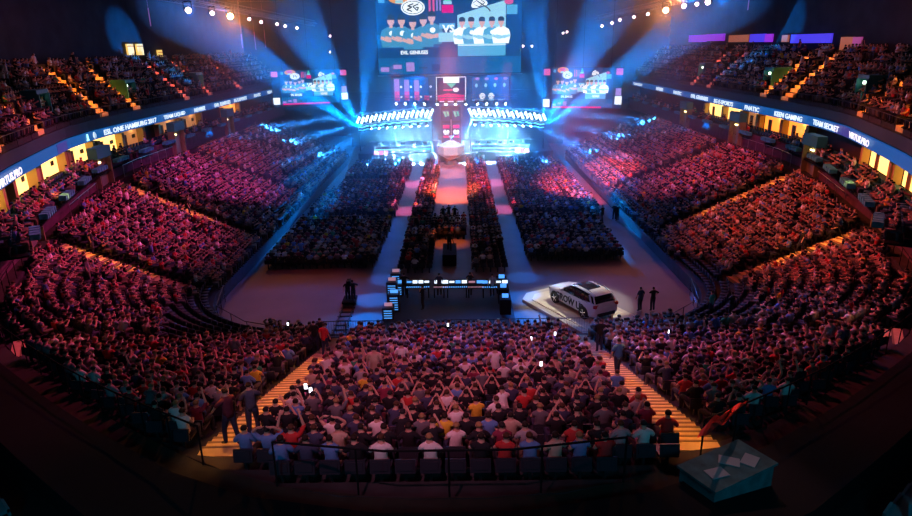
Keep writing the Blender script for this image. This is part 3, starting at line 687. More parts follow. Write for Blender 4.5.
def versus(fl, W, H):
    """the match graphic, in a W x H frame with origin at the lower left"""
    u = W/19.; v = H/10.5
    R = lambda *a: fl.rect(a[0]*u, a[1]*v, a[2]*u, a[3]*v, a[4])
    fl.rect(0, 0, W, H, 'blue'); R(0, 0, 19, 2.2, 'mid'); R(0, 3.5, 8.2, 5.2, 'mid')
    for k in range(5): R(.3+k*1.7, .4+.35*(k % 2), 1.4+k*1.7, 1.0+.3*(k % 3), 'lilac' if k < 3 else 'blue')
    fl.ell(3.4*u, 9.9*v, 1.8*u, .8*v, 'orange'); fl.ell(3.2*u, 10.1*v, 1.0*u, .4*v, 'pink')
    for x in (6.9, 7.4): R(x, 8.1, x+.28, 10.0, 'pink')
    for x in (7.9, 8.3): R(x, 8.2, x+.18, 9.9, 'lilac')
    R(.4, 9.3, 1.2, 10.1, 'sky'); R(2.6, 9.2, 3.6, 9.6, 'pale')
    # first team: five players in blue, arms crossed, with an oval badge
    for k, x in enumerate((1.9, 3.3, 4.75, 6.15, 7.25)): fl.player(x*u, (3.6+(.35 if k in (4,) else 0)-(.3 if k == 2 else 0))*v, 4.3*v, 'jersey', 'face')
    fl.ell(4.85*u, 8.65*v, 1.55*u, .98*v, 'white', 28); fl.ell(4.85*u, 8.65*v, 1.38*u, .83*v, 'black', 28); fl.ell(4.85*u, 8.65*v, 1.28*u, .74*v, 'white', 28)
    L = lambda pts, w, c: fl.line([(4.85*u+a*u, 8.65*v+b_*v) for a, b_ in pts], w*u, c)
    L([(.1, .5), (-.7, .2), (-.1, .05), (-.8, -.25), (-.1, -.5)], .16, 'black'); L([(.75, .45), (.0, .12), (.55, -.4), (.75, .0), (.35, .0)], .16, 'black')
    # the middle strip
    R(8.1, 4.2, 10.6, 5.4, 'pale'); R(8.2, 5.9, 10.3, 6.6, 'sky'); R(8.6, 7.9, 10.1, 8.9, 'magenta'); R(8.8, 9.0, 9.9, 9.4, 'pale'); fl.poly([(8.9*u, 9.4*v), (9.8*u, 9.4*v), (9.5*u, 10.4*v), (9.2*u, 10.4*v)], 'green')
    # second team: pale slanted panel, five players in white, winged badge
    fl.poly([(10.6*u, 2.3*v), (16.9*u, 2.3*v), (16.9*u, 9.4*v), (10.6*u, 7.6*v)], 'pale'); R(10.6, 2.3, 16.9, 3.7, 'sky')
    fl.ell(17.3*u, 9.2*v, .6*u, .35*v, 'pink'); R(17, 7.6, 18.4, 8.8, 'sky')
    for k, x in enumerate((11.2, 12.4, 13.8, 15.1, 16.3)): fl.player(x*u, 3.9*v, 3.5*v, ('white', 'sky')[k % 2], 'pale')
    for dx, dy, a in ((0, 0, .5), (.3, .15, -.2), (-.35, .2, .9)): fl.ell((13.4+dx)*u, (9.0+dy)*v, .85*u, .42*v, 'white', 14, a)
    fl.line([(12.6*u, 9.0*v), (13.4*u, 9.6*v), (14.2*u, 9.1*v), (13.4*u, 8.6*v), (12.8*u, 8.9*v)], .10*u, 'hair'); fl.line([(13.2*u, 9.3*v), (14.6*u, 8.4*v), (14.9*u, 8.0*v)], .16*u, 'hair')
    fl.line([(10.6*u, 3.7*v), (16.9*u, 3.7*v)], .06*u, 'white')
def screen(name, P0, P1, zb, zt, label, kind, group=None):
    """P0, P1: lower left and right plan points as seen from the camera"""
    P0, P1 = np.array(P0, float), np.array(P1, float); W = float(np.linalg.norm(P1-P0)); H = zt-zb; U = Vector(((P1-P0)[0]/W, (P1-P0)[1]/W, 0)); V = Vector((0, 0, 1)); N = U.cross(V)
    r = empty(name, (P0[0], P0[1], zb), 0, label, 'screen', group); fr = (Vector((0, 0, 0)), U, V, N)
    b = MB(); b.prism([(-.05, -.05), (W+.05, -.05), (W+.05, H+.05), (-.05, H+.05)], -.35, fr); b.build('casing', DARK, r)
    return r, fr, W, H
def label_on(r, fr, s, cx, cy, w, h, m, k=.09, bold=.03):
    o = text_mesh(s, m, w, h, bold=bold); o.parent = r; O, U, V, N = fr
    o.matrix_local = Matrix.Translation(Vector(O)+U*cx+V*cy+N*k) @ frame_rot(U, V, N); return o
YS = 91.
a = aty(379, 75, YS); c = aty(521, 74, YS); topz = aty(450, -8, YS)[2]
r, fr, W, H = screen('hanging_screen', (a[0], YS), (c[0], YS), a[2], topz, 'huge hanging LED screen showing the two teams above the stage', 0)
fl = Flat(fr); versus(fl, W, H); fl.finish('match_graphic', r)
u = W/19; v = H/10.5
TW = SCR['white']
label_on(r, fr, 'EVIL GENIUSES', 4.85*u, 2.9*v, 3.6*u, .5*v, TW); label_on(r, fr, 'NEWBEE', 13.9*u, 3.0*v, 2.0*u, .5*v, TW); label_on(r, fr, 'VS', 9.4*u, 5.9*v, 1.6*u, 1.0*v, TW, .12)
b = MB(); b.box((W/2, 0, -.12), (W+.3, .3, .12)); b.build('lower_truss', mat('pale_truss', (.5, .6, .7), .4), r)  # pale blue-grey truss along the lower edge
for k in range(5): 
    b = MB(); b.tube((W*(.1+.2*k), .2, H), (W*(.1+.2*k), .2, 26-a[2]), .04); b.build('hanger_cable', DARK, r)
for nm, side, pts, oy in (('left', -1, ((274, 106), (348, 100), 70), 0), ('right', 1, ((543, 104), (621, 109), 66), 0)):
    if side < 0: A = aty(274, 105.5, 90); B = aty(348, 99.5, 93); zt = aty(274, 71, 90)[2]; zb = A[2]
    else: A = aty(543, 104, 93); B = aty(621, 108.5, 90); zt = aty(621, 67.5, 90)[2]; zb = B[2]
    r, fr, W, H = screen('side_screen', A[:2], B[:2], zb, zt, f'smaller LED screen repeating the team graphic, hung {nm} of the stage', 0)
    fl = Flat(fr); fl.rect(0, 0, W, H, 'deep')
    x0, x1 = W*.11, W*.885; f2 = Flat((Vector(fr[0])+fr[1]*x0+fr[2]*H*.02, *fr[1:])); f2.k = 2; versus(f2, x1-x0, H*.98); f2.finish('match_graphic', r)
    fl.rect(0, H*.82, W*.085, H*.98, 'pink'); fl.rect(0, H*.5, W*.07, H*.6, 'deep'); fl.rect(0, H*.02, W*.085, H*.22, 'white'); fl.rect(W*.915, H*.82, W, H*.98, 'pink'); fl.rect(W*.915, H*.1, W, H*.3, 'white')
    fl.rect(W*.92, H*.32, W*.99, H*.5, 'lilac'); fl.rect(W*.12, 0, W*.75, H*.045, 'magenta'); fl.finish('side_columns', r)
    uu = (x1-x0)/19; label_on(r, fr, 'EVIL GENIUSES', x0+4.85*uu, H*.29, 3.6*uu, .3, TW, .14); label_on(r, fr, 'NEWBEE', x0+13.9*uu, H*.3, 2.2*uu, .3, TW, .14); label_on(r, fr, 'VS', x0+9.4*uu, H*.56, 1.6*uu, .55, TW, .14)
    for k in (.15, .5, .85): b = MB(); b.tube((fr[1].x*W*k, fr[1].y*W*k, H), (fr[1].x*W*k, fr[1].y*W*k, 26-zb), .035); b.build('hanger_cable', DARK, r)
# the three panels under the big screen
YC = 94.
def pan(name, x0, y0, x1, y1, label): 
    A = aty(x0, y1, YC); B = aty(x1, y1, YC); return screen(name, (A[0], YC), (B[0], YC), A[2], aty(x0, y0, YC)[2], label, 0)
r, fr, W, H = pan('centre_screen', 436.5, 77, 466, 102, 'square LED panel with white trophy figure and red lower half, below the huge screen')
fl = Flat(fr); fl.rect(0, 0, W, H, 'white'); fl.rect(.1, .1, W-.1, H-.1, 'deep'); fl.rect(.2, .15, W-.2, H*.28, 'magenta'); fl.poly([(W*.1, H*.28), (W*.4, H*.34), (W*.9, H*.28)], 'magenta')
fl.rect(W*.25, H*.76, W*.78, H*.97, 'white'); fl.poly([(W*.35, H*.74), (W*.68, H*.74), (W*.52, H*.55)], 'green'); fl.ell(W*.66, H*.48, W*.1, H*.08, 'white'); fl.rect(W*.24, H*.45, W*.55, H*.5, 'pink'); fl.finish('picture', r)
r, fr, W, H = pan('column_screen', 394, 78, 429, 102, 'blue LED panel with pink light columns, left of the square red panel')
fl = Flat(fr); fl.rect(0, 0, W, H, 'mid')
for k, h in enumerate((.95, .92, .9, .2)): fl.rect(W*(.03+.28*k), H*.05, W*(.17+.28*k), H*h, 'lilac'); fl.rect(W*(.03+.28*k), H*.05, W*(.17+.28*k), H*(.2+h*.25), 'pink'); fl.ell(W*(.22+.28*k), H*.62, .16, .16, 'white'); fl.ell(W*(.22+.28*k), H*.2, .14, .14, 'white')
fl.finish('picture', r)
r, fr, W, H = pan('column_screen', 472, 77, 509, 101, 'blue LED panel with two bright white discs, right of the square red panel')
fl = Flat(fr); fl.rect(0, 0, W, H, 'mid')
for k in range(4): fl.ell(W*(.12+.25*k), H*.65, .2, .28, 'pale'); fl.ell(W*(.15+.25*k), H*.92, .3, .2, 'lilac' if k != 2 else 'pink')
for k in (.28, .52): fl.ell(W*k, H*.2, .42, .42, 'white')
fl.rect(0, H*.02, W*.9, H*.07, 'pale'); fl.finish('picture', r)
# ------------------------------------------------------------------ stage
STG = mat('stage_deck', (.04, .05, .07), .75)
r = empty('stage', (0, 103, 0), 0, 'wide dark stage deck across the far end of the floor', 'stage')
b = MB(); b.prism([(-15, -6), (-11, -7), (-3.5, -6.2), (-2.5, -7.2), (2, -7.2), (3, -6.2), (10.5, -7), (14.5, -6), (15, 8), (-15, 8)], 1.3, ((0, 0, 0), (1, 0, 0), (0, 1, 0), (0, 0, 1))); b.build('deck', STG, r)
b = MB(); b.box((0, 7, 5), (36, .4, 9)); b.build('back_drape', mat('stage_back_drape', (.02, .04, .07), .9, var=.3), r)
for x in (-9, 7): b = MB(); b.box((x, -7.3, .45), (2.4, .8, .9)); b.build('step_block', STG, r)
STR = mat('strobe_bar_light', (.8, .9, 1), emit=(.55, .85, 1), es=7.)
STR2 = mat('booth_led_strip', (.5, .8, 1), emit=(.1, .5, .9), es=2.5)
HEAD = mat('beam_lens_light', (.8, .9, 1), emit=(.6, .9, 1), es=18)
WDESK = mat('booth_grey_desk', (.16, .2, .24), .6)
BEAMS = []
for sx, w in ((-1, 'left'), (1, 'right')):
    cx = -.85
    def S(px, py, Y=97.): p = aty(px, py, Y); return p
    # curved light rig over the player booth
    r = empty('booth_rig', (cx+sx*8.2, 97.5, 0), 0, f'curved rig of slanted white light bars over the {w} player booth', 'light rig', 'player booth rigs')
    pl = []
    for k in range(17):
        f = k/16; ang = -1.05+f*1.95; X = sx*(2.9+f*11.2)-sx*8.2; Yq = -2.2*math.cos((f-.35)*2.2)+1.5; Z = 7.2-.9*f*f*1.2-(.15 if k % 2 else 0)
        pl.append((X, Yq, Z))
        b = MB(); b.box((0, 0, 0), (.28, .12, 1.05), rx=.2, ry=-.45*sx); b.build('light_bar', STR, r, (X, Yq, Z))
    b = MB(); b.path([(x, y+.2, z+.75) for x, y, z in pl], .07); b.path([(x, y+.2, z-.75) for x, y, z in pl], .07); b.path([(x, y+.5, z+.1) for x, y, z in pl], .07)
    for x, y, z in pl: b.tube((x, y+.2, z-.75), (x, y+.2, z+.75), .03, 4)
    b.build('truss_frame', mat('rig_truss', (.5, .55, .6), .4, .6), r)
    b = MB(); b.path([(x, y-.1, z-1.05) for x, y, z in pl], .10); b.path([(x, y-.1, z-1.5) for x, y, z in pl[2:]], .06); b.build('led_strip', STR2, r)
    for k in (0, 8, 16): b = MB(); b.tube((pl[k][0], pl[k][1]+.5, 1.3), (pl[k][0], pl[k][1]+.5, pl[k][2]), .09); b.build('post', DARK, r)
    # booth: long white desk with five seats and monitors
    r = empty('player_booth', (cx+sx*7.4, 97.2, 1.3), 0, f'{w} grey player booth desk with a row of monitors', 'desk', 'player booths')
    b = MB(); b.box((0, 0, .5), (8.6, .12, 1.0)); b.box((0, .45, .98), (8.8, 1.0, .07)); b.build('desk', WDESK, r)
    b = MB(); b.box((0, -.09, .5), (8.4, .04, .12)); b.build('led_strip', STR2, r)
    for k in range(5): b = MB(); b.box((-3.4+k*1.7, .5, 1.32), (.62, .05, .38)); b.box((-3.4+k*1.7, .52, 1.08), (.06, .04, .2)); b.build('monitor', DARK, r)
    # moving heads hung on the rig, shining down across the booth
    for k in range(8):
        f = (k+.3)/8; X = sx*(3.2+f*9.6)+cx; p = Vector((X, 95.6+.9*f, 5.6-.5*f)); t = Vector((sx*(1.9+f*5.6)+cx, 93.4, 1.3)); BEAMS.append((p, t, f'white-blue beam light hung under the {w} rig, {ordw(k+1)} from the centre', 'rig'))
    # low floor pieces with magenta faces
    for k in range(3):
        b = MB(); b.box((0, 0, .25), (.55, .3, .5)); o = b.build('floor_light', mat('magenta_led', (.5, .1, .3), emit=(.9, .12, .6), es=2.), None, (cx+sx*(9.8+k*.75), 95.9, 1.3)); tag(o, f'small magenta stage-edge light at the {w} wing, {ordw(k+1)} from the booth', 'stage light', 'magenta stage-edge lights')
# tower behind the centre with team monitors
r = empty('centre_tower', (-.85, 98, 1.3), 0, 'dark central tower of small team monitors behind the white trophy stand', 'tower')
b = MB(); b.box((0, 0, 3.4), (2.9, .8, 6.8)); b.build('frame', BLACK, r)
for sx in (-1, 1):
    fl = Flat((Vector((sx*.75-.55, -.42, 0)), Vector((1, 0, 0)), Vector((0, 0, 1)), Vector((0, -1, 0))))
    fl.rect(0, 4.6, 1.1, 6.2, 'deep'); fl.poly([(.1, 6.0), (.5, 6.0), (.7, 5.2), (.4, 5.2)], 'green'); fl.poly([(.6, 6.0), (.95, 6.0), (1.05, 5.3), (.8, 5.3)], 'green')
    fl.rect(0, 1.6, 1.1, 4.3, 'deep'); fl.rect(.05, 3.5, 1.05, 4.0, 'magenta'); fl.ell(.35, 3.0, .26, .3, 'white'); fl.ell(.82, 3.0, .2, .26, 'white'); fl.rect(.1, 2.1, 1.0, 2.4, 'magenta'); fl.rect(.2, 2.6, .9, 2.75, 'white'); fl.finish('monitor', r)
b = MB(); b.box((0, -.5, 3.1), (.1, .1, 3.4)); b.build('mast', WHITE, r)
# faceted white trophy stand
r = empty('trophy_stand', (-.9, 94.3, 0), 0, 'white faceted hexagonal trophy stand at the stage centre', 'stand')
b = MB(); b.lathe([(.5, .7), (1.95, 1.5), (1.95, 2.7), (.5, 3.4)], 6); o = b.build('body', mat('trophy_stand_white', (.85, .85, .85), .4), r)
b = MB(); b.lathe([(1.2, 0), (.5, .75)], 6); b.build('base', DARK, r)
b = MB(); b.lathe([(.25, 3.35), (.12, 3.6), (.16, 3.75), (.42, 4.15), (.36, 4.2)], 10); b.build('trophy_cup', mat('silver_cup', (.7, .7, .7), .2, 1.), r)
# two rows of beam lights hung on a straight truss over the stage
for i, px in enumerate((397, 406, 415.5, 425, 437.5, 446, 455.5, 465.5, 477, 486, 496, 505)):
    p = aty(px, 103.5, 93.); s = -1 if i < 6 else 1; k = abs(i-5.5)-.5
    t = Vector((p[0]+s*[1.0, 3.2, 9, 14, 17, 20][int(k)], 88-[0, 0, 3, 8, 12, 16][int(k)], [0, 0, 0, 1, 2, 2][int(k)]))
    BEAMS.append((Vector(p), t, f'blue beam light on the stage truss, {ordw(int(k)+1)} {"left" if s < 0 else "right"} of its middle', 'truss'))
def fixture(p, t, label, grp, lens=HEAD, s=1., name='stage_light'):
    p, t = Vector(p), Vector(t); d = (t-p).normalized(); r = empty(name, p, 0, label, 'stage light', grp)
    b = MB(); b.tube(-d*.35*s, d*.12*s, .2*s, 10); b.build('head', DARK, r)
    b = MB(); b.tube(d*.12*s, d*.16*s, .17*s, 10); b.build('lens', lens, r)
    b = MB(); b.tube((-.24*s, 0, 0), (-.24*s, 0, .45*s), .03*s, 5); b.tube((.24*s, 0, 0), (.24*s, 0, .45*s), .03*s, 5); b.box((0, 0, .48*s), (.56*s, .14*s, .1*s)); b.build('yoke', DARK, r); return r
for p, t, lb, g in BEAMS: fixture(p, t, lb, f'beam lights on the {g}')
def truss(name, a, c, label, w=.5, group=None, parent=None, m=DARK, step=1.):
    a, c = Vector(a), Vector(c); d = (c-a); L = d.length; d.normalize(); u = d.orthogonal().normalized(); v_ = d.cross(u); b = MB(); n = max(2, int(L/step))
    cor = [(u*i+v_*j)*w/2 for i, j in ((1, 1), (1, -1), (-1, -1), (-1, 1))]
    for q in cor: b.tube(q, q+d*L, .035, 4)
    for k in range(n):
        for i in range(4): b.tube(cor[i]+d*L*k/n, cor[(i+1) % 4]+d*L*(k+1)/n, .02, 3, caps=False)
    o = b.build(name, m, parent, a); return tag(o, label, 'truss', group) if not parent else o
TRM = mat('ceiling_truss_metal', (.25, .25, .28), .5, .5)
zt_ = aty(450, 103, 93.)[2]+.75
truss('stage_truss', (aty(385, 103, 93)[0], 93, zt_), (aty(517, 103, 93)[0], 93, zt_), 'straight lighting truss above the stage front carrying the blue beam lights', m=TRM)
# little lamps above the booths
for sx, pxs in ((-1, (403, 408, 412.5, 417, 421, 425)), (1, (478, 482.5, 487, 491, 495, 499))):
    for i, px in enumerate(pxs):
        p = aty(px, 114.5-abs(i-2.5)*.1, 96.5); o = MB(); o.lathe([(.05, -.12), (.17, 0), (.05, .12)], 8); ob = o.build('pin_light', mat('pin_lens', (.8, .9, 1), emit=(.5, .85, 1), es=4), None, p)
        tag(ob, f'tiny white pin light above the {"left" if sx < 0 else "right"} booth rig, {ordw(i+1)} from the left', 'stage light', 'pin lights over the booths')
    b = MB(); pa = aty(pxs[0], 114.5, 96.5); pb = aty(pxs[-1], 114.5, 96.5); b.tube(pa+np.array([-.3, .1, .1]), pb+np.array([.3, .1, .1]), .05); tag(b.build('pin_light_bar', DARK), f'thin bar holding the six pin lights above the {"left" if sx < 0 else "right"} rig', 'bar')
# ------------------------------------------------------------------ ceiling, roof trusses and the warm wash lights
b = MB(); b.box((0, 70, 26.3), (110, 180, .5)); tag(b.build('ceiling', mat('roof_deck', (.03, .03, .035), .9, var=.2)), kind='structure')
b = MB(); b.box((0, 128, 13), (110, .5, 27)); tag(b.build('wall_far', mat('far_wall', (.03, .05, .08), .9, var=.3, vscale=.3)), kind='structure')
for sx, w in ((-1, 'left'), (1, 'right')):
    b = MB(); b.box((sx*46, 70, 13), (.5, 180, 27)); tag(b.build(f'wall_{w}', mat('outer_wall', (.03, .03, .04), .9)), kind='structure')
    truss('side_truss', (sx*24, 40, 21.0), (sx*24, 116, 20.6), f'long lattice truss carrying the warm wash lights along the {w} side', .6, m=TRM)
for k, y in enumerate((52, 64, 76, 88, 100, 112)):
    truss('roof_truss', (-38, y, 24.6), (38, y, 24.6), f'dark cross truss under the roof, {ordw(k+1)} from the camera', .9, 'roof trusses', m=TRM, step=1.6)
WLENS = mat('wash_lens_pink', (1, .8, .8), emit=(1, .62, .66), es=14); WBIG = mat('wash_lens_orange', (1, .6, .3), emit=(1, .5, .18), es=90)
WASH = []
for sx, lst in ((-1, [(188, 10), (212, 13), (230, 16), (249, 19), (261, 22), (277, 24), (285, 26), (297, 28)]), (1, [(602, 26), (612, 23), (620, 20), (634, 17), (648, 14), (666, 10), (684, 6), (697, 4), (708, 2)])):
    for i, (px, py) in enumerate(lst):
        p = atx(px, py, sx*24); big = (px in (230, 666)); t = CAM+np.array([sx*(-4), 6, -7.])
        WASH.append((p, sx, big)); s = {230: 1.7, 666: 1.7, 188: 1.5, 708: 1.4, 684: 1.3, 212: 1.2}.get(px, 1.0)
        fixture(p, t, f"{'glaring orange' if big else 'pinkish white'} wash light on the {'left' if sx < 0 else 'right'} side truss, {ordw(i+1)} from {'the camera' if sx < 0 else 'the stage'}", 'wash lights on the side trusses', WBIG if big else WLENS, s, 'wash_light')
for i, (px, py) in enumerate(((330, 36), (448, 0), (563, 33), (567, 32), (523, 46), (532, 46))):
    p = aty(px, py, 92.) if px != 448 else aty(330, 52, 100); fixture(p, CAM, f'small white lamp hanging in the haze beside the big screen, {ordw(i+1)} from the left', 'small lamps in the haze', WLENS, .7, 'haze_lamp')
# violet concourse lights and windows at the back of the upper tier
def glowbox(name, px0, py0, px1, py1, X, m, label, cat):
    A = atx(px0, py1, X); B = atx(px1, py1, X); T = atx((px0+px1)/2, py0, X); M_ = (A+B)/2; o = bx(name, (X, M_[1], (M_[2]+T[2])/2), (.2, abs(A[1]-B[1]), abs(T[2]-M_[2])), m); return tag(o, label, cat)
VIO = mat('violet_neon', (.3, .1, .6), emit=(.36, .03, .75), es=.75); VIO2 = mat('blue_neon', (.1, .1, .6), emit=(.08, .05, .9), es=.8); ORW = mat('orange_kiosk', (.6, .2, .1), emit=(.8, .22, .12), es=.35); PKW = mat('pink_kiosk', (.6, .2, .3), emit=(.5, .08, .35), es=.5)
for (x0, y0, x1, y1, m, lb) in ((689, 35, 706, 42, VIO, 'faint violet neon bar of the upper concourse, nearest the stage'), (706, 34, 724, 41, VIO, 'bright violet neon bar of the upper concourse'), (729, 35, 748, 42, ORW, 'dull orange concourse kiosk between violet neon bars'), (750, 34, 765, 42, VIO2, 'blue-violet neon bar of the upper concourse'),
                                (765, 34, 772, 42, VIO, 'short violet neon block of the upper concourse'), (782, 35, 788, 42, ORW, 'small orange concourse kiosk behind the upper seats'), (791, 34, 831, 43, VIO2, 'long blue neon bar of the upper concourse'), (840, 37, 852, 50, ORW, 'orange concourse kiosk under the roof'), (852, 37, 860, 50, PKW, 'pink concourse kiosk next to the orange one')):
    glowbox('concourse_light', x0, y0, x1, y1, 36.9, m, lb, 'neon light')
YW_ = mat('yellow_lit_window', (.8, .6, .2), emit=(.95, .55, .12), es=1.1)
for (x0, y0, x1, y1, lb) in ((128, 44, 134, 55, 'yellow lit control-room window, left one of the pair high on the left'), (137.5, 44, 143.5, 55, 'yellow lit control-room window, right one of the pair high on the left'), (159, 50, 163, 62, 'narrow yellow lit doorway high behind the left upper seats')):
    r = glowbox('lit_window', x0, y0, x1, y1, -36.9, YW_, lb, 'window')
    A = atx(x0, y1, -36.9); B = atx(x1, y1, -36.9); h_ = abs(atx(x0, y0, -36.9)[2]-A[2]); bx('window_bar', (.12, 0, h_*.3), (.06, abs(A[1]-B[1])*1.02, .07), BLACK, r)
# ------------------------------------------------------------------ hanging light strings
for i, (px, y0, y1) in enumerate(((148, 8, 26), (241, 34, 48), (254, 32, 50), (264, 30, 48), (749, 0, 10))):
    p0 = atx(px, y0, -30 if px < 450 else 30); p1 = atx(px, y1, -30 if px < 450 else 30); b = MB(); b.tube((0, 0, 0), (0, 0, p1[2]-p0[2]), .05, 5); b.tube((0, 0, 0), (0, 0, 26-p0[2]), .012, 4)
    tag(b.build('hanging_tube', mat('pink_tube', (.6, .3, .5), emit=(.35, .08, .18), es=.5), None, p0), f'thin dim pink tube hanging from the roof, {ordw(i+1)} from the left', 'light')
def hit(px, py, up_=0.):
    d = ray(px, py)
    for k in np.arange(6, 140, .04):
        q = CAM+d*k; s = sdf(q[0], q[1])
        if q[2] < up_+(tz(q[0], q[1]) if s > 0 else 0): return q
# ------------------------------------------------------------------ the car on its platform
pf, pr = atz(556.5, 304, .25), atz(589.5, 321.5, .25); hd = (pf-pr)[:2]; wb = np.linalg.norm(hd); hd /= wb
rzc = math.atan2(hd[1], hd[0]); right = np.array([hd[1], -hd[0]]); cc = (pf+pr)[:2]/2+right*.82
cc = cc+np.array([-.05, .35]); CAR = empty('car', (cc[0], cc[1], .25), rzc-.03, 'white show car with black glass roof and GROW UP lettering, parked on a pale platform', 'car')
CW = mat('car_white_paint', (.82, .82, .84), .25, spec=.6); CG = mat('car_dark_glass', (.01, .012, .015), .08, spec=.8); CB = mat('car_black_trim', (.015, .015, .017), .4)
CHR = mat('car_chrome', (.7, .7, .7), .15, 1.); TYR = mat('tyre_rubber', (.02, .02, .02), .8); RED = mat('tail_lamp_red', (.5, .02, .02), .2)
def loft(secs, b, mi=0, cap=True):
    rings = []
    for x, pr_ in secs:
        rings.append([(x, y, z) for y, z in pr_]+[(x, -y, z) for y, z in pr_[::-1]])
    n = len(rings[0]); o = len(b.v); vs = [p for r_ in rings for p in r_]
    fs = [(i*n+j, i*n+(j+1) % n, (i+1)*n+(j+1) % n, (i+1)*n+j) for i in range(len(rings)-1) for j in range(n)]
    if cap: fs += [tuple(range(n)), tuple(range((len(rings)-1)*n, len(rings)*n))[::-1]]
    b.add(vs, fs, mi)
def prof(w, bot, top, sh, crown=.02): return [(w*.8, bot), (w*.97, bot+.06), (w, bot+.25), (w*1.0, (bot+sh)/2+.08), (w*.985, sh-.08), (w*.93, sh), (w*.75, top), (w*.35, top+crown), (0.01, top+crown*1.3)]
b = MB()
loft([(2.34, prof(.55, .42, .70, .66)), (2.30, prof(.74, .30, .80, .74)), (2.12, prof(.86, .24, .90, .84)), (1.75, prof(.93, .22, .98, .92)), (1.25, prof(.945, .22, 1.04, .97)), (.85, prof(.945, .22, 1.08, 1.0)), (0, prof(.945, .22, 1.08, 1.03)),
      (-.9, prof(.945, .22, 1.10, 1.05)), (-1.55, prof(.945, .24, 1.14, 1.08)), (-1.95, prof(.93, .27, 1.17, 1.1)), (-2.2, prof(.90, .32, 1.14, 1.06)), (-2.31, prof(.84, .38, .98, .92)), (-2.34, prof(.78, .45, .85, .8))], b)
o = b.build('body_shell', CW, CAR, smooth=True); o.data.shade_smooth()
b = MB()
def gh(w0, z0, w1, z1): return [(w0, z0), (w0*.99, z0+.03), ((w0+w1)/2*1.02, (z0+z1)/2), (w1*1.03, z1-.05), (w1*.96, z1), (w1*.5, z1+.025), (.01, z1+.03)]
G = [(.98, gh(.80, 1.0, .74, 1.06)), (.62, gh(.83, 1.0, .72, 1.27)), (.18, gh(.85, 1.0, .68, 1.52)), (-.25, gh(.86, 1.0, .67, 1.59)), (-1.0, gh(.86, 1.0, .66, 1.60)), (-1.5, gh(.85, 1.02, .65, 1.575)), (-1.85, gh(.83, 1.04, .64, 1.50)), (-2.1, gh(.80, 1.05, .68, 1.27)), (-2.22, gh(.77, 1.05, .70, 1.12))]
loft(G, b); b.build('window_glass', CG, CAR, smooth=True)
# white roof skin, pillars and the panoramic glass panel
b = MB(); n = 9; xs = [.16, -.1, -.5, -1.0, -1.5, -1.95]; zs = [1.525, 1.60, 1.628, 1.635, 1.61, 1.52]
g = [[(x, y*.665, z+.012-.035*abs(y)**3) for y in np.linspace(-1, 1, n)] for x, z in zip(xs, zs)]; strip_mesh(b, g)
g2 = [[(x, y, z-.03) for x, y, z in r_] for r_ in g]; strip_mesh(b, g2); b.build('roof_skin', CW, CAR, smooth=True)
b = MB(); g3 = [[(x, y*.50, z+.03-.02*abs(y)**3) for y in np.linspace(-1, 1, 7)] for x, z in ((.08, 1.56), (-.1, 1.602), (-.5, 1.63), (-1.0, 1.636), (-1.22, 1.63))]; strip_mesh(b, g3); b.build('roof_glass', CG, CAR)
for s in (1, -1):
    b = MB(); b.path([(.95, .80*s, 1.07), (.62, .775*s, 1.27), (.18, .71*s, 1.525), (-.25, .69*s, 1.60)], .035); b.path([(-.25, .69*s, 1.60), (-1.0, .685*s, 1.61), (-1.6, .67*s, 1.575), (-1.95, .665*s, 1.46), (-2.2, .75*s, 1.13)], .045)
    b.path([(-1.62, .70*s, 1.5), (-1.95, .82*s, 1.12)], .05); b.path([(-.28, .70*s, 1.57), (-.35, .87*s, 1.06)], .022, mi=1); b.path([(-1.18, .70*s, 1.57), (-1.22, .88*s, 1.07)], .022, mi=1); b.build('window_pillars', [CW, CB], CAR)
    b = MB(); b.path([(.0, .60*s, 1.65), (-.3, .60*s, 1.69), (-1.3, .59*s, 1.69), (-1.65, .59*s, 1.63)], .018); b.build('roof_rail', CHR, CAR)
    b = MB(); b.path([(.9, .86*s, 1.055), (-1.7, .885*s, 1.095)], .013); b.path([(1.0, .955*s, .32), (-1.0, .955*s, .32)], .02); b.build('side_trim', CHR, CAR)
    b = MB(); b.box((.72, .99*s, 1.14), (.16, .24, .15), rz=.15*s); b.box((.74, .90*s, 1.09), (.06, .12, .05)); m_ = b.build('wing_mirror', CW, CAR)
    b = MB(); b.box((2.17, .68*s, .76), (.26, .34, .13), rz=-.5*s); b.build('headlamp', mat('headlamp_glass', (.3, .35, .4), .1), CAR)
    b = MB(); b.box((-2.24, .70*s, .98), (.16, .36, .16), rz=.35*s); b.build('tail_lamp', RED, CAR)
    for x in (-.1, -1.05):
        b = MB(); b.box((x, .955*s, .93), (.2, .03, .035)); b.build('door_handle', CHR, CAR)
    for x in (1.44, -1.42):
        b = MB(); b.prism([(x+.44*math.cos(a), .36+.44*math.sin(a)) for a in np.linspace(-.3, PI+.3, 18)], .02, ((0, .935*s, 0), (1, 0, 0), (0, 0, 1), (0, s, 0))); b.build('wheel_arch', CB, CAR)
        wh = bpy.data.objects.new('wheel', None); COL.objects.link(wh); wh.parent = CAR; wh.location = (x, .86*s, .36)
        b = MB(); b.lathe([(.24, -.11), (.34, -.12), (.36, -.08), (.36, .08), (.34, .12), (.24, .11)], 24, axis='Y'); b.build('tyre', TYR, wh)
        b = MB(); b.lathe([(.25, .02*s), (.25, .10*s)], 24, axis='Y', mi=1)
        for k in range(5): a = 2*PI*k/5; b.box((.12*math.cos(a), .115*s, .12*math.sin(a)), (.24, .03, .055), ry=-a)
        b.lathe([(.05, .1*s), (.05, .14*s)], 10, axis='Y'); b.build('rim', [CHR, CB], wh)
b = MB(); b.box((2.32, 0, .62), (.05, .95, .28)); b.box((2.26, 0, .33), (.12, 1.3, .14)); b.build('grille', CB, CAR)
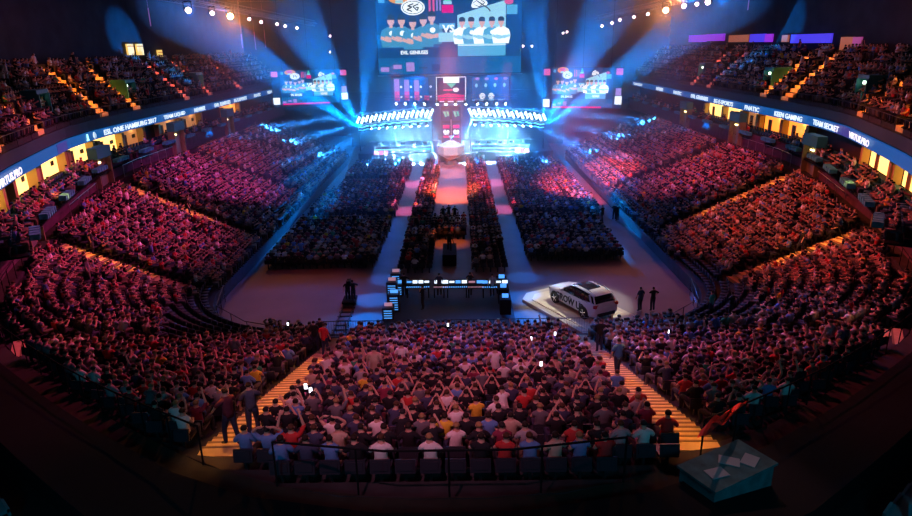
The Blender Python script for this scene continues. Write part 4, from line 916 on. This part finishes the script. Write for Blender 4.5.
b = MB(); b.box((2.36, 0, .62), (.02, .8, .03)); b.box((2.36, 0, .56), (.02, .8, .02)); b.lathe([(.1, 2.34), (.1, 2.37)], 14, axis='X', c=(0, 0, .63)); b.build('grille_badge', CHR, CAR)
b = MB(); b.box((-2.35, 0, .82), (.03, .52, .12)); b.build('number_plate', WHITE, CAR)
b = MB(); b.box((-2.3, 0, .46), (.12, 1.3, .2)); b.build('rear_bumper', CB, CAR)
b = MB(); b.box((-1.98, 0, 1.56), (.22, 1.15, .03), ry=-.15); b.build('roof_spoiler', CW, CAR)
for s in (1, -1):
    o = text_mesh('GROW UP', CB, 2.75, .44, bold=.02); o.parent = CAR
    o.matrix_local = Matrix.Translation((-.05, s*.962, .66)) @ frame_rot(Vector((-s, 0, 0)), Vector((0, 0, 1)), Vector((0, s, 0)))
PLM = mat('platform_cream_carpet', (.80, .70, .50), .9, var=.06); PLM2 = mat('platform_edge_band', (.60, .52, .40), .8)
r = empty('car_platform', (cc[0], cc[1], 0), rzc, 'low cream platform with a darker border under the white car', 'platform')
pl = [(-3.6, -2.2), (3.1, -2.2), (4.1, -1.2), (4.1, 1.4), (3.3, 2.3), (-3.6, 2.3)]
b = MB(); b.prism(pl, .2, ((0, 0, 0), (1, 0, 0), (0, 1, 0), (0, 0, 1))); b.build('border', PLM2, r)
b = MB(); b.prism([(x*.87-.02, y*.80) for x, y in pl], .05, ((0, 0, .2), (1, 0, 0), (0, 1, 0), (0, 0, 1))); b.build('deck', PLM, r)
CAR.scale = (1.05, 1.05, 1.08)
# ------------------------------------------------------------------ mixing desks behind the floor seats
FOHX, FOHY = -.55, 39.9
r = empty('control_riser', (FOHX, FOHY, 0), 0, 'low black riser of the mixing position behind the floor seats', 'riser')
b = MB(); b.box((0, 0, .12), (8.4, 8.6, .24)); b.build('deck', mat('riser_black', (.03, .032, .04), .7), r)
LCD = mat('monitor_white', (.8, .9, 1), emit=(.7, .85, 1), es=1.6); LCB = mat('monitor_blue', (.1, .4, .9), emit=(.08, .35, .9), es=1.2); LCP = mat('monitor_pink', (.5, .3, .4), emit=(.6, .3, .4), es=.6)
for i, (px, w_, nm) in enumerate(((418, 1.6, 'leftmost mixing console with a bright row of screens'), (441, 1.0, 'small mixing console beside the centre strip'), (455, 1.7, 'wide mixing console with the brightest screens'), (476, 1.1, 'dim mixing console with reddish screens'), (495, 1.8, 'rightmost mixing console with scattered white keys'))):
    p = atz(px, 286, 1.0); r = empty('mixing_console', (p[0], p[1], .24), 0, nm+', on the black riser', 'mixing desk', 'mixing consoles')
    b = MB(); b.box((0, 0, .72), (w_, .7, .06)); b.box((0, .2, .85), (w_, .3, .22), rx=.5); b.build('console_top', DARK, r)
    b = MB(); [b.box((s*w_*.45, 0, .36), (.06, .6, .72)) for s in (-1, 1)]; b.build('stand', BLACK, r)
    m = LCP if i == 3 else LCD; n = max(2, int(w_/.4))
    for k in range(n): b = MB(); b.box((-w_/2+(k+.5)*w_/n, .12, 1.02), (w_/n*.8, .04, .20 if (k+i) % 3 else .12), rx=-.5); b.build('screen', m if (k+i) % 4 else LCB, r)
    b = MB(); [b.box((-w_/2+(k+.5)*w_/12, -.2, .765), (w_/26, .2, .02)) for k in range(12)]; b.build('fader_bank', LCP if i % 2 else LCB, r)
for i in range(5):
    b = MB(); hgt = .8+.35*(i % 3); r = empty('equipment_rack', (-4.3+.25*(i % 2), 37.2+i*1.35, .24), 0, f'black wheeled equipment rack with blue lights on the mixing riser, {ordw(i+1)} from the crowd barrier', 'rack', 'equipment racks on the riser')
    b.box((0, 0, hgt/2+.06), (.7, .8, hgt)); b.build('case', mat('rack_blueblack', (.02, .03, .05), .5), r)
    b = MB(); [b.box((0, -.41, .2+k*.16), (.5, .02, .05)) for k in range(int(hgt/.18))]; b.build('indicator_lights', LCB, r)
    b = MB(); b.box((0, 0, hgt+.12), (.5, .05, .3), rx=-.3); b.build('screen', LCB if i % 2 else LCP, r)
for i in range(3):
    r = empty('equipment_rack', (3.1, 38+i*1.8, .24), 0, f'black equipment rack along the right edge of the mixing riser, {ordw(i+1)} from the crowd barrier', 'rack', 'equipment racks on the riser')
    b = MB(); b.box((0, 0, .5), (.7, .9, 1.0)); b.build('case', BLACK, r); b = MB(); b.box((0, 0, 1.12), (.4, .05, .26), rx=-.3); b.build('screen', LCB, r)
r = empty('camera_riser', (-.6, 49.5, 0), 0, 'small black camera riser on the centre strip', 'riser'); b = MB(); b.box((0, 0, .45), (1.1, 3.2, .9)); b.build('deck', BLACK, r)
r = empty('tripod_camera', (-.6, 50.5, .9), 0, 'broadcast camera on a tripod standing on the centre riser', 'camera')
b = MB(); [b.tube((0, 0, 1.3), (.4*math.cos(a), .4*math.sin(a), 0), .025) for a in (0, 2.1, 4.2)]; b.build('tripod', DARK, r); b = MB(); b.box((0, 0, 1.45), (.2, .6, .26)); b.tube((0, .3, 1.45), (0, .75, 1.45), .1, 10); b.build('camera_body', BLACK, r)
# ------------------------------------------------------------------ camera dolly and track on the left
ta, tb = atz(350, 303, 0), atz(338, 336, 0); dv = (tb-ta)[:2]; Lk = np.linalg.norm(dv); dv /= Lk; rzd = math.atan2(dv[1], dv[0])
r = empty('dolly_track', (*((ta+tb)[:2]/2), 0), rzd, 'pair of straight camera dolly rails on the bluish floor left of the mixing riser', 'track')
for s in (-.35, .35): b = MB(); b.box((0, s, .09), (Lk, .07, .08)); b.build('rail', DARK, r)
b = MB(); [b.box((x, 0, .03), (.12, .95, .05)) for x in np.arange(-Lk/2+.2, Lk/2, .7)]; b.build('sleepers', DARK, r)
r = empty('camera_dolly', (ta[0], ta[1], .13), rzd, 'black camera dolly with raised camera at the far end of its track', 'camera')
b = MB(); b.box((0, 0, .12), (1.3, .9, .12)); b.build('cart', BLACK, r); b = MB(); b.tube((0, 0, .15), (0, 0, 1.2), .07); b.box((-.1, 0, 1.35), (.6, .25, .3)); b.build('camera_head', BLACK, r)
# ------------------------------------------------------------------ standing people
def stand_at(px, py, z, rz, key, sh, hair, lab, onfloor=True, zoff=0):
    p = atz(px, py, z) if onfloor else hit(px, py); z_ = z if onfloor else p[2]+zoff
    return add_person((p[0], p[1], z_), rz, key, sh, hair, (.02, .02, .03), True, lab)
BK = (.02, .02, .02)
for px, py, rz, k, sh, lb in ((443.5, 222.5, -.2, 't1', BK, 'person in dark clothes walking on the orange centre strip, left one of three'), (449, 221, .3, 't3', BK, 'person in dark clothes walking on the orange centre strip, middle one of three'), (455, 222, -.5, 't1', BK, 'person in dark clothes walking on the orange centre strip, right one of three'),
    (639.5, 311, .4, 't0', (.03, .06, .12), 'person standing behind the white car, nearer the car of the two'), (652, 311, .2, 't2', BK, 'person in dark clothes standing behind the car, farther of the two'),
    (602, 222, .5, 't1', BK, 'person walking on the pink floor beside the right floor seats, left of the pair'), (614, 220, -.2, 't0', BK, 'person standing on the pink floor beside the right stand, right of the pair'), (617, 221, .3, 't2', BK, 'person half hidden behind another on the pink floor by the right stand'),
    (348.5, 303, 3.4, 't0', BK, 'dark clothed camera operator standing at the dolly'), (354, 303, .6, 't2', BK, 'second crew member in black beside the dolly camera')):
    stand_at(px, py, 0, rz, k, sh, (.02, .015, .01), lb)
add_person((-.6, 49.0, .9), 0, 't3', BK, (.02, .02, .02), BK, True, 'camera operator in black on the riser in the centre strip')
for i, (x, y, rz, k) in enumerate(((-3.6, 41.0, .1, 't2'), (-1.2, 40.9, 0, 't0'), (.9, 41.0, -.2, 't3'), (2.4, 40.6, .2, 't0'), (-2.2, 38.6, 1.2, 't2'))):
    add_person((x, y, .24), rz, k, [BK, (.05, .06, .1), BK, (.3, .3, .32), BK][i], (.03, .02, .01), BK, True, f'crew member standing at the mixing consoles, {ordw(i+1)} from the left' if i < 4 else 'crew member standing behind the mixing consoles near the racks')
def on_stairs(px, py, rz, key, sh, lab, hair=(.03, .02, .01)):
    p = hit(px, py); d = sdf(p[0], p[1]); k = int(d/.4)*.4; add_person((p[0], p[1], tz(p[0], p[1], max(k, int(d/TR)*TR))+.04), rz, key, sh, hair, (.03, .04, .08), True, lab)
on_stairs(255, 436, .3, 't1', (.07, .08, .13), 'person in dark blue stepping down the left stairs near the bottom of the block')
on_stairs(233, 445, .9, 't3', (.12, .03, .05), 'person in maroon at the left edge of the stairs, arm stretched out')
on_stairs(316, 351, .1, 't0', BK, 'person in black standing at the foot of the left stairs'); on_stairs(322, 347, .4, 't2', BK, 'second person in black at the foot of the left stairs')
on_stairs(326, 357, -.4, 't0', (.55, .03, .05), 'person in red standing beside the foot of the left stairs')
on_stairs(617, 377, .2, 't1', (.06, .2, .4), 'person in blue walking down the right stairs'); on_stairs(599, 352, .1, 't2', BK, 'person in black standing near the top of the right stairs')
on_stairs(710, 317, .6, 't0', (.05, .4, .28), 'person in green standing alone in the empty corner seats on the right'); on_stairs(730, 320, .5, 't2', BK, 'person in dark clothes near the one in green')
on_stairs(190, 216, -1.4, 't0', BK, 'person climbing the second side stairs on the left'); on_stairs(800, 252, 1.4, 't1', BK, 'person descending the nearest side stairs on the right')
# red flag held over the right corner block
pa, pb = hit(712, 423, 1.2), hit(747, 401, 1.2); dvv = Vector(pb-pa); b = MB(); n = 14
g = [[tuple(Vector(pa)+dvv*(i/n)+Vector((-.22*j, -.3*j+.08*math.sin(i*.9+j), .05+.2*j/3+.05*math.sin(i*1.3)))) for i in range(n+1)] for j in range(4)]; strip_mesh(b, g)
g = [[(x, y, z-.02) for x, y, z in r_] for r_ in g]; strip_mesh(b, g); tag(b.build('flag', mat('red_flag_cloth', (.9, .03, .02), .8)), 'long red flag held up by spectators in the corner block on the right', 'flag')
# phones
PH = mat('phone_screen', (.9, .9, 1), emit=(.85, .9, 1), es=3.)
for i, (px, py) in enumerate(((306, 390), (311, 394), (448, 327), (531, 341), (555, 336), (541, 367), (668, 334), (288, 326))):
    p = hit(px, py, .95); o = bx('mobile_phone', p+np.array([0, 0, .12]), (.09, .015, .17), PH); tag(o, f"glowing phone in the centre crowd, {ordw(i+1)} of eight counted from the left stairs", 'phone', 'glowing phones in the crowd')
# ------------------------------------------------------------------ balcony seats and guests below the ribbon displays
bal, balseat = [], []
for sx, w in ((-1, 'left'), (1, 'right')):
    C2 = UP[sx]
    for row, (o_, zz) in enumerate(((-1.0, 7.05), (-.25, 7.3))):
        t = .5
        while t < C2.L-3:
            q, n = C2.at(t); p = q+n*o_; t += .62
            if abs(p[0]) < 5: continue
            rz = math.atan2(n[0], -n[1]); V, f, reg = LOWN['seat']; c_, s_ = math.cos(rz), math.sin(rz)
            W = np.stack([V[:, 0]*c_-V[:, 1]*s_, V[:, 0]*s_+V[:, 1]*c_, V[:, 2]], 1)+np.array((p[0], p[1], zz), np.float32)
            balseat.append((W, f, np.tile((.02, .10, .13), (len(f[1]), 1))))
            if rng.random() < (.55 if p[1] < 45 else .3): bal.append(low_instance(f's{rng.choice(10, p=POSEW)}', (p[0], p[1], zz), rz, pick()))
    band('floor_suite_step', sx, -.62, 7.0, 7.3, BLACK, thick=1.0)
    # low parapet with teal cloths hung over it
    cl = 0
    for t in np.arange(2, C2.L-8, 5.2):
        q, n = C2.at(t); p = q-n*1.78; rz = math.atan2(n[1], n[0]); b = MB(); m_ = 8
        for k in range(m_): b.box((0, -1.1+k*2.2/m_+.14, .02*(k % 2)), (.5-.06*(k % 2), .27, .3))
        o = b.build('parapet_cloth', mat('teal_cloth', (.04, .30, .36), .8, var=.3, vscale=5), None, (p[0], p[1], 7.62)); o.rotation_euler = (0, 0, rz); cl += 1
        tag(o, f"teal cloth draped over the {w} balcony parapet, {ordw(cl)} from the near end", 'cloth', 'teal cloths on the balcony parapet')
tag(merge_instances('balcony_crowd', bal, M_CROWD), 'guests sitting on the balcony below the ribbon displays', 'crowd', kind='stuff')
tag(merge_instances('balcony_seating', balseat, M_CROWD), 'teal-dark seats on the balcony below the ribbon displays', 'seats', kind='stuff')
# ------------------------------------------------------------------ dark concourse round the near end, below the camera
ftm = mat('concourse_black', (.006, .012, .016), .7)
b = MB(); A = []
for t in ts:
    q, n = BC.at(t)
    if q[1] > 30: continue
    zb = tz(*q); A.append([(*(q+n*2.6), zb-.35), (*(q+n*9), zb-.6), (*(q+n*9), zb-6)])
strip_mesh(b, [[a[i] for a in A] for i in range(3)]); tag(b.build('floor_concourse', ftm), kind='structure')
TS2 = [t for t in ts if BC.at(t)[0][1] < 30]
n_ = 0
for row in range(3):
    S0, S1 = TS2[0], TS2[-1]
    for t in np.arange(S0, S1, .75):
        q, n = BC.at(t); p = q+n*(3.6+row*1.1)
        if abs(p[0]) < 3.5 or not (-30 < project((p[0], p[1], 6))[0] < 942) or project((p[0], p[1], tz(*q)))[1] > 520: continue
        r = None; zb = tz(*q)-.4; rz = math.atan2(n[0], -n[1]); n_ += 1
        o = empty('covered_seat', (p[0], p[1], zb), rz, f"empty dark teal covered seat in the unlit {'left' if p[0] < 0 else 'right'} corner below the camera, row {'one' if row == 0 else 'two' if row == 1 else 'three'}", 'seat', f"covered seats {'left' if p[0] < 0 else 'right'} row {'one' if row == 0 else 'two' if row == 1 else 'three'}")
        if n_ == 1:
            b = MB(); b.box((0, 0, .42), (.5, .46, .08)); b.box((0, .2, .38), (.5, .06, .2)); c1 = b.build('seat_pan', mat('cover_teal_dark', (.04, .22, .27), .5)); b = MB(); b.box((0, -.24, .7), (.52, .08, .5), rx=-.15); b.box((0, -.2, .2), (.1, .1, .4)); c2 = b.build('backrest', mat('cover_teal_dark')); k1, k2 = c1, c2
        else: k1, k2 = c1.copy(), c2.copy(); COL.objects.link(k1); COL.objects.link(k2)
        k1.parent = o; k2.parent = o
# press table with loose papers and a draped cloth, lower right
p = atz(728, 462, 8.1); r = empty('press_table', (p[0], p[1], 7.3), .5, 'dark press table draped in dim teal cloth, low on the right below the stands', 'table')
b = MB(); b.box((0, 0, .72), (1.9, 1.0, .05)); b.box((0, 0, .36), (1.8, .9, .72)); b.build('draped_cloth', mat('dim_teal_drape', (.05, .16, .18), .85, var=.4, vscale=3), r)
for i, (dx, dy, a) in enumerate(((-.45, -.1, .3), (.1, .05, -.4), (.5, -.15, .9))):
    c_, s_ = math.cos(.5), math.sin(.5); b = MB(); b.box((0, 0, 0), (.42, .3, .012), rz=a); tag(b.build('paper_sheet', mat('paper_bluegrey', (.4, .45, .5), .8), None, (p[0]+dx*c_-dy*s_, p[1]+dx*s_+dy*c_, 8.06)), f'loose pale paper on the draped press table, {ordw(i+1)} from the left', 'paper')
def light(name, kind, loc, tgt, col, power, size=1., angle=40, blend=.5, sy=None):
    l = bpy.data.lights.new(name, kind); l.color = col; l.energy = power
    if kind == 'AREA':
        l.size = size
        if sy: l.shape = 'RECTANGLE'; l.size_y = sy
    elif kind == 'SPOT': l.spot_size = math.radians(angle); l.spot_blend = blend; l.shadow_soft_size = size
    else: l.shadow_soft_size = size
    o = bpy.data.objects.new(name, l); COL.objects.link(o); o.location = loc
    if tgt is not None: o.rotation_euler = (Vector(tgt)-Vector(loc)).to_track_quat('-Z', 'Y').to_euler()
    return o
K = 1.
RIGP, FANP, FSG = 150000, 1100000, 1.
FAN = [(30, 60, 25.5, 3.5, 1), (33, 50, 26, 2.6, 1), (40, 96, 26, 4, .7), (38, 76, 18, 5, .12), (40, 66, 7.5, 1.8, .3), (27, 60, 1.5, 2.0, .4), (22, 50, 0, 1.8, .5), (17.5, 52, 0, 1.6, .45), (13.5, 58, 0, 1.6, .4), (14, 46, 25.5, 3.5, .9), (6, 60, 26, 3, .6)]
BL = (.01, .22, 1)
def strip(name, a, c, h, w_, col, power, spread):
    """an unseen lamp added over a stair: rectangular, with a narrow spread"""
    a, c = Vector(a), Vector(c); m = (a+c)/2; d = c-a; o = light(name, 'AREA', (0, 0, 0), None, col, power, d.length, sy=w_); o.data.spread = math.radians(spread)
    X = d.normalized(); Z = X.cross(Vector((0, 0, 1)).cross(X)).normalized(); Z = Z if Z.z > 0 else -Z; Y = Z.cross(X)
    o.matrix_world = Matrix.Translation(m+Z*h) @ Matrix((X, Y, Z)).transposed().to_4x4(); return o
for sx in (-1, 1):
    light('wash', 'SPOT', (sx*10, 46, 22), (sx*24, 30, 4), (1, .09, .10) if sx > 0 else (1, .08, .30), 24000*K, .2, 50, .9)
    light('wash', 'SPOT', (sx*8, 49, 23), (sx*26, 46, 5), (1, .12, .08) if sx > 0 else (1, .08, .36), 26000*K, .2, 50, .9)
    light('wash', 'SPOT', (sx*14, 49.5, 23), (sx*25, 64, 4), (1, .09, .22) if sx > 0 else (.85, .07, .5), 27000*K, .2, 40, .9)
    light('wash', 'SPOT', (sx*20, 49.5, 23), (sx*25, 82, 4), (.85, .08, .5), 22000*K, .2, 24, .9)
    light('blue_wash', 'SPOT', (sx*4, 97, 14), (sx*19, 44, 1), (.02, .16, 1), 90000*K, .4, 34, .9)
    for i_, st in enumerate(order[sx][1:]):
        a, c = st[0], st[1]; a = np.array(a)+(np.array(c)-np.array(a))*.3; c = np.array(c); col = (1, .30, .06)
        if i_ == 0: m_ = (a+c)/2; light('stair_fill_spot', 'SPOT', (m_[0], m_[1], 14), (m_[0], m_[1], 3), col, 500*K, .1, 34, .9)  # unseen spot added to brighten the corner stairs
        else: strip('stair_fill', (*a, tz(*a)), (*c, tz(*c)), 5, .5, col, 75*K, 30)
    st = order[sx][0]; a = np.array(st[0])-(0, 6); c = np.array(st[1])-(0, .8)
    strip('stair_fill', (*a, tz(*a)), (*c, tz(*c)), 7, .5, (1, .36, .05), 55*K, 18)
    for t in UST[sx]:
        q, n = UP[sx].at(t); a = q+n*.5; c = q+n*5; far = q[1] > 75
        strip('stair_fill', (*a, 11.4), (*c, 15.2), 4, .4, (1, .25, .02) if not far else (1, .12, .10), (110 if not far else 80)*K, 32)
    light('upper_wash', 'SPOT', (sx*29, 50, 24), (sx*36, 62, 14), (1, .14, .03), 1100*K, .3, 70, .9)
light('near_wash', 'SPOT', (-13, 42, 22), (-2, 22.5, 4), (1, .07, .28), 16000*K, .2, 38, .9)
light('near_wash', 'SPOT', (15, 40, 22), (4, 22, 4), (1, .07, .20), 15000*K, .2, 38, .9)
for sx in (-1, 1): light('corner_wash', 'SPOT', (sx*4, 42, 22), (sx*13.5, 22.5, 5.5), (1, .08, .22) if sx < 0 else (1, .08, .14), 13000*K, .2, 34, .9)
light('flag_spot', 'SPOT', (9, 30, 21), tuple((pa+pb)/2), (1, .35, .3), 3500*K, .2, 12, .8)
light('near_back', 'SPOT', (-3, 3, 24), (0, 22, 4), (1, .26, .42), 9500*K, .3, 42, .9)
light('near_blue', 'SPOT', (0, 50, 22), (3, 29, 2), (.02, .22, 1), 36000*K, .3, 40, .9)
light('near_blue', 'SPOT', (12, 50, 22), (14, 30, 2), (.02, .22, 1), 14000*K, .3, 34, .9)
light('floor_amber', 'SPOT', (-.6, 49, 23), (-.6, 73, 0), (1, .17, .035), 480000*K, .2, 13, .8)
light('floor_amber', 'SPOT', (-.6, 49, 23), (-.6, 88, 0), (1, .17, .035), 600000*K, .2, 8, .8)
light('floor_amber', 'SPOT', (-.6, 49, 23), (-.6, 54, 0), (1, .17, .035), 30000*K, .2, 10, .8)
light('floor_pink', 'SPOT', (0, 50, 25.5), (0, 80, 0), (1, .08, .22), 150000*K, .2, 27, .8)
for x in (-5.45, 4.75):
    light('aisle_pink', 'SPOT', (x, 49, 23), (x, 66, 0), (1, .14, .42), 110000*K, .2, 8, .8); light('aisle_pink', 'SPOT', (x, 49, 23), (x, 80, 0), (1, .14, .42), 420000*K, .2, 5, .8)
    [light('floor_blue', 'SPOT', (x+.5, q_+1, 23.5), (x-.3+(.5 if q_ > 42 else 0), q_, 0), (.0, .20, 1), (24000+7000*(45-q_))*K, .2, 7.5, .7) for q_ in (34.5, 37.5, 41, 45)]
light('floor_blue', 'SPOT', (-7, 38, 25.5), (-7.4, 37, 0), (.0, .20, 1), 16000*K, .2, 10, .9)
light('floor_pink', 'SPOT', (8, 49, 23), (16, 76, 0), (1, .09, .14), 200000*K, .3, 24, .8)
light('floor_red', 'SPOT', (-10, 46, 24), (-11, 42, 0), (1, .06, .05), 3600*K, .3, 34, .9); light('floor_red', 'SPOT', (12, 46, 24), (14, 42, 0), (1, .07, .05), 4200*K, .3, 34, .9)
light('car_key', 'SPOT', (13, 48, 20), (8.2, 40.2, .5), (.95, .92, .82), 15000*K, .15, 21, .4); light('car_fill', 'SPOT', (0, 34, 22), (8.2, 40.2, .5), (.75, .7, 1), 3500*K, .3, 18, .6)
light('stage_blue', 'AREA', (0, 92, 18), (0, 60, 0), BL, 8000*K, 24, sy=6)
light('stage_floor', 'AREA', (0, 101, 12), (0, 96, 1), (.03, .35, 1), 8000*K, 26, sy=3)
for p, sx, big in WASH:
    if big: light('glare', 'SPOT', p-np.array([sx*.5, .8, .6]), p-np.array([sx*5, 14, -2]), (1, .30, .08), 9000*K, .1, 120, 1)
for sx in (-1, 1): light('concourse_fill', 'AREA', (sx*7, 3, 12.5), (sx*12, 14, 5), (.05, .6, .9), 130*K, 1.5)  # unseen area lamps added to lift the dark covered seats
light('trophy_key', 'SPOT', (-.9, 84, 12), (-.9, 94.3, 2), (.9, .92, 1), 7000*K, .2, 20, .4)
def light_nodes(l):
    l.use_nodes = True; nt = l.node_tree; e = nt.nodes.get('Emission') or nt.nodes.new('ShaderNodeEmission'); return nt, e
# the lamps under each rig: one long fitting cut into parallel beams
for sx in (-1, 1):
    A = Vector((sx*3.8-.85, 95.7, 5.6)); Bq = Vector((sx*12.4-.85, 96.3, 5.1)); m = (A+Bq)/2; X = (Bq-A).normalized(); D = Vector((-sx*.34, -.2, -.9)).normalized(); D = (D-X*D.dot(X)*.0)
    for part in range(1):
        Z = -D; Y = Z.cross(X).normalized(); X2 = Y.cross(Z); o = light('rig_beams', 'AREA', (0, 0, 0), None, (.22, .62, 1), RIGP*K, 10.2, sy=.25); o.data.spread = math.radians(4 if part == 0 else 14)
        o.matrix_world = Matrix.Translation(m+Vector((0, 0, .0-.3*part))) @ Matrix((X2, Y, Z)).transposed().to_4x4()
        nt, e = light_nodes(o.data); g = nt.nodes.new('ShaderNodeNewGeometry'); sp = nt.nodes.new('ShaderNodeSeparateXYZ'); nt.links.new(g.outputs['Parametric'], sp.inputs[0])
        m1 = nt.nodes.new('ShaderNodeMath'); m1.operation = 'MULTIPLY'; m1.inputs[1].default_value = 9 if part == 0 else 5; nt.links.new(sp.outputs[0], m1.inputs[0])
        m2 = nt.nodes.new('ShaderNodeMath'); m2.operation = 'FRACT'; nt.links.new(m1.outputs[0], m2.inputs[0])
        m3 = nt.nodes.new('ShaderNodeMath'); m3.operation = 'LESS_THAN'; m3.inputs[1].default_value = .34; nt.links.new(m2.outputs[0], m3.inputs[0]); nt.links.new(m3.outputs[0], e.inputs['Strength'])
# fixtures that throw several hard-edged shafts through one gobo
def fan(name, O, ax, col, power, spread, beams, sx):
    o = light(name, 'SPOT', O, O+ax*10, col, power, .06, spread, .05)
    Mi = o.rotation_euler.to_matrix().transposed(); nt, e = light_nodes(o.data); tc = nt.nodes.new('ShaderNodeTexCoord'); vm = nt.nodes.new('ShaderNodeVectorMath'); vm.operation = 'NORMALIZE'; nt.links.new(tc.outputs['Normal'], vm.inputs[0]); acc = None
    for tx, ty, tz_, w_, pw in beams:
        d = Mi @ (Vector((sx*tx, ty, tz_))-O).normalized(); dot = nt.nodes.new('ShaderNodeVectorMath'); dot.operation = 'DOT_PRODUCT'; dot.inputs[1].default_value = d; nt.links.new(vm.outputs[0], dot.inputs[0])
        mr = nt.nodes.new('ShaderNodeMapRange'); mr.inputs['From Min'].default_value = math.cos(math.radians(w_*1.15)); mr.inputs['From Max'].default_value = math.cos(math.radians(w_*.85)); mr.inputs['To Max'].default_value = pw; nt.links.new(dot.outputs['Value'], mr.inputs['Value'])
        if acc is None: acc = mr.outputs[0]
        else: ad = nt.nodes.new('ShaderNodeMath'); ad.operation = 'ADD'; nt.links.new(acc, ad.inputs[0]); nt.links.new(mr.outputs[0], ad.inputs[1]); acc = ad.outputs[0]
    nt.links.new(acc, e.inputs['Strength'])
for sx in (-1, 1):
    fan('wing_fan', Vector((sx*13.6-.5, 95.2, 5.2)), Vector((sx*.62, -.76, .1)).normalized(), (.0, .25, 1), FANP*K, 150, FAN, sx)
    fan('truss_fan', Vector((sx*4.6-.6, 92.4, 8.7)), Vector((sx*.6, -.5, -.5)).normalized(), (.015, .27, 1), 5500000*K, 160, [(30, 92, 5.5, 1.7, 1), (28, 88, 3.0, 1.7, 1), (21, 87, 1.4, 1.7, .9), (13.5, 89, 0, 1.7, .6), (8.5, 90, .8, 1.8, .4), (2.6, 89.5, 0, 2.0, .3)], sx)
light('haze_fill', 'SPOT', (0, 98.5, 3), (0, 84, 26), (.0, .22, 1), 26000*K, 1.5, 125, 1)  # unseen spot added for an even blue glow in the haze
w = bpy.data.worlds.new('world'); SC.world = w; w.use_nodes = True; w.node_tree.nodes['Background'].inputs[0].default_value = (.003, .012, .05, 1); w.node_tree.nodes['Background'].inputs[1].default_value = .5
hm = bpy.data.materials.new('stage_haze'); hm.use_nodes = True; nt = hm.node_tree; nt.nodes.clear(); oo = nt.nodes.new('ShaderNodeOutputMaterial'); vs = nt.nodes.new('ShaderNodeVolumeScatter')
vs.inputs['Color'].default_value = (.9, .95, 1, 1); vs.inputs['Density'].default_value = .008; vs.inputs['Anisotropy'].default_value = .2; nt.links.new(vs.outputs[0], oo.inputs['Volume'])
b = MB(); b.box((0, 88, 13), (56, 56, 25.9)); tag(b.build('haze', hm), 'thin stage haze filling the far half of the hall', 'haze', kind='stuff')
SC.view_settings.exposure = 0
SC.cycles.use_denoising = True; SC.cycles.use_adaptive_sampling = False; SC.cycles.max_bounces = 3; SC.cycles.volume_bounces = 0; SC.cycles.diffuse_bounces = 1; SC.cycles.caustics_reflective = False; SC.cycles.caustics_refractive = False
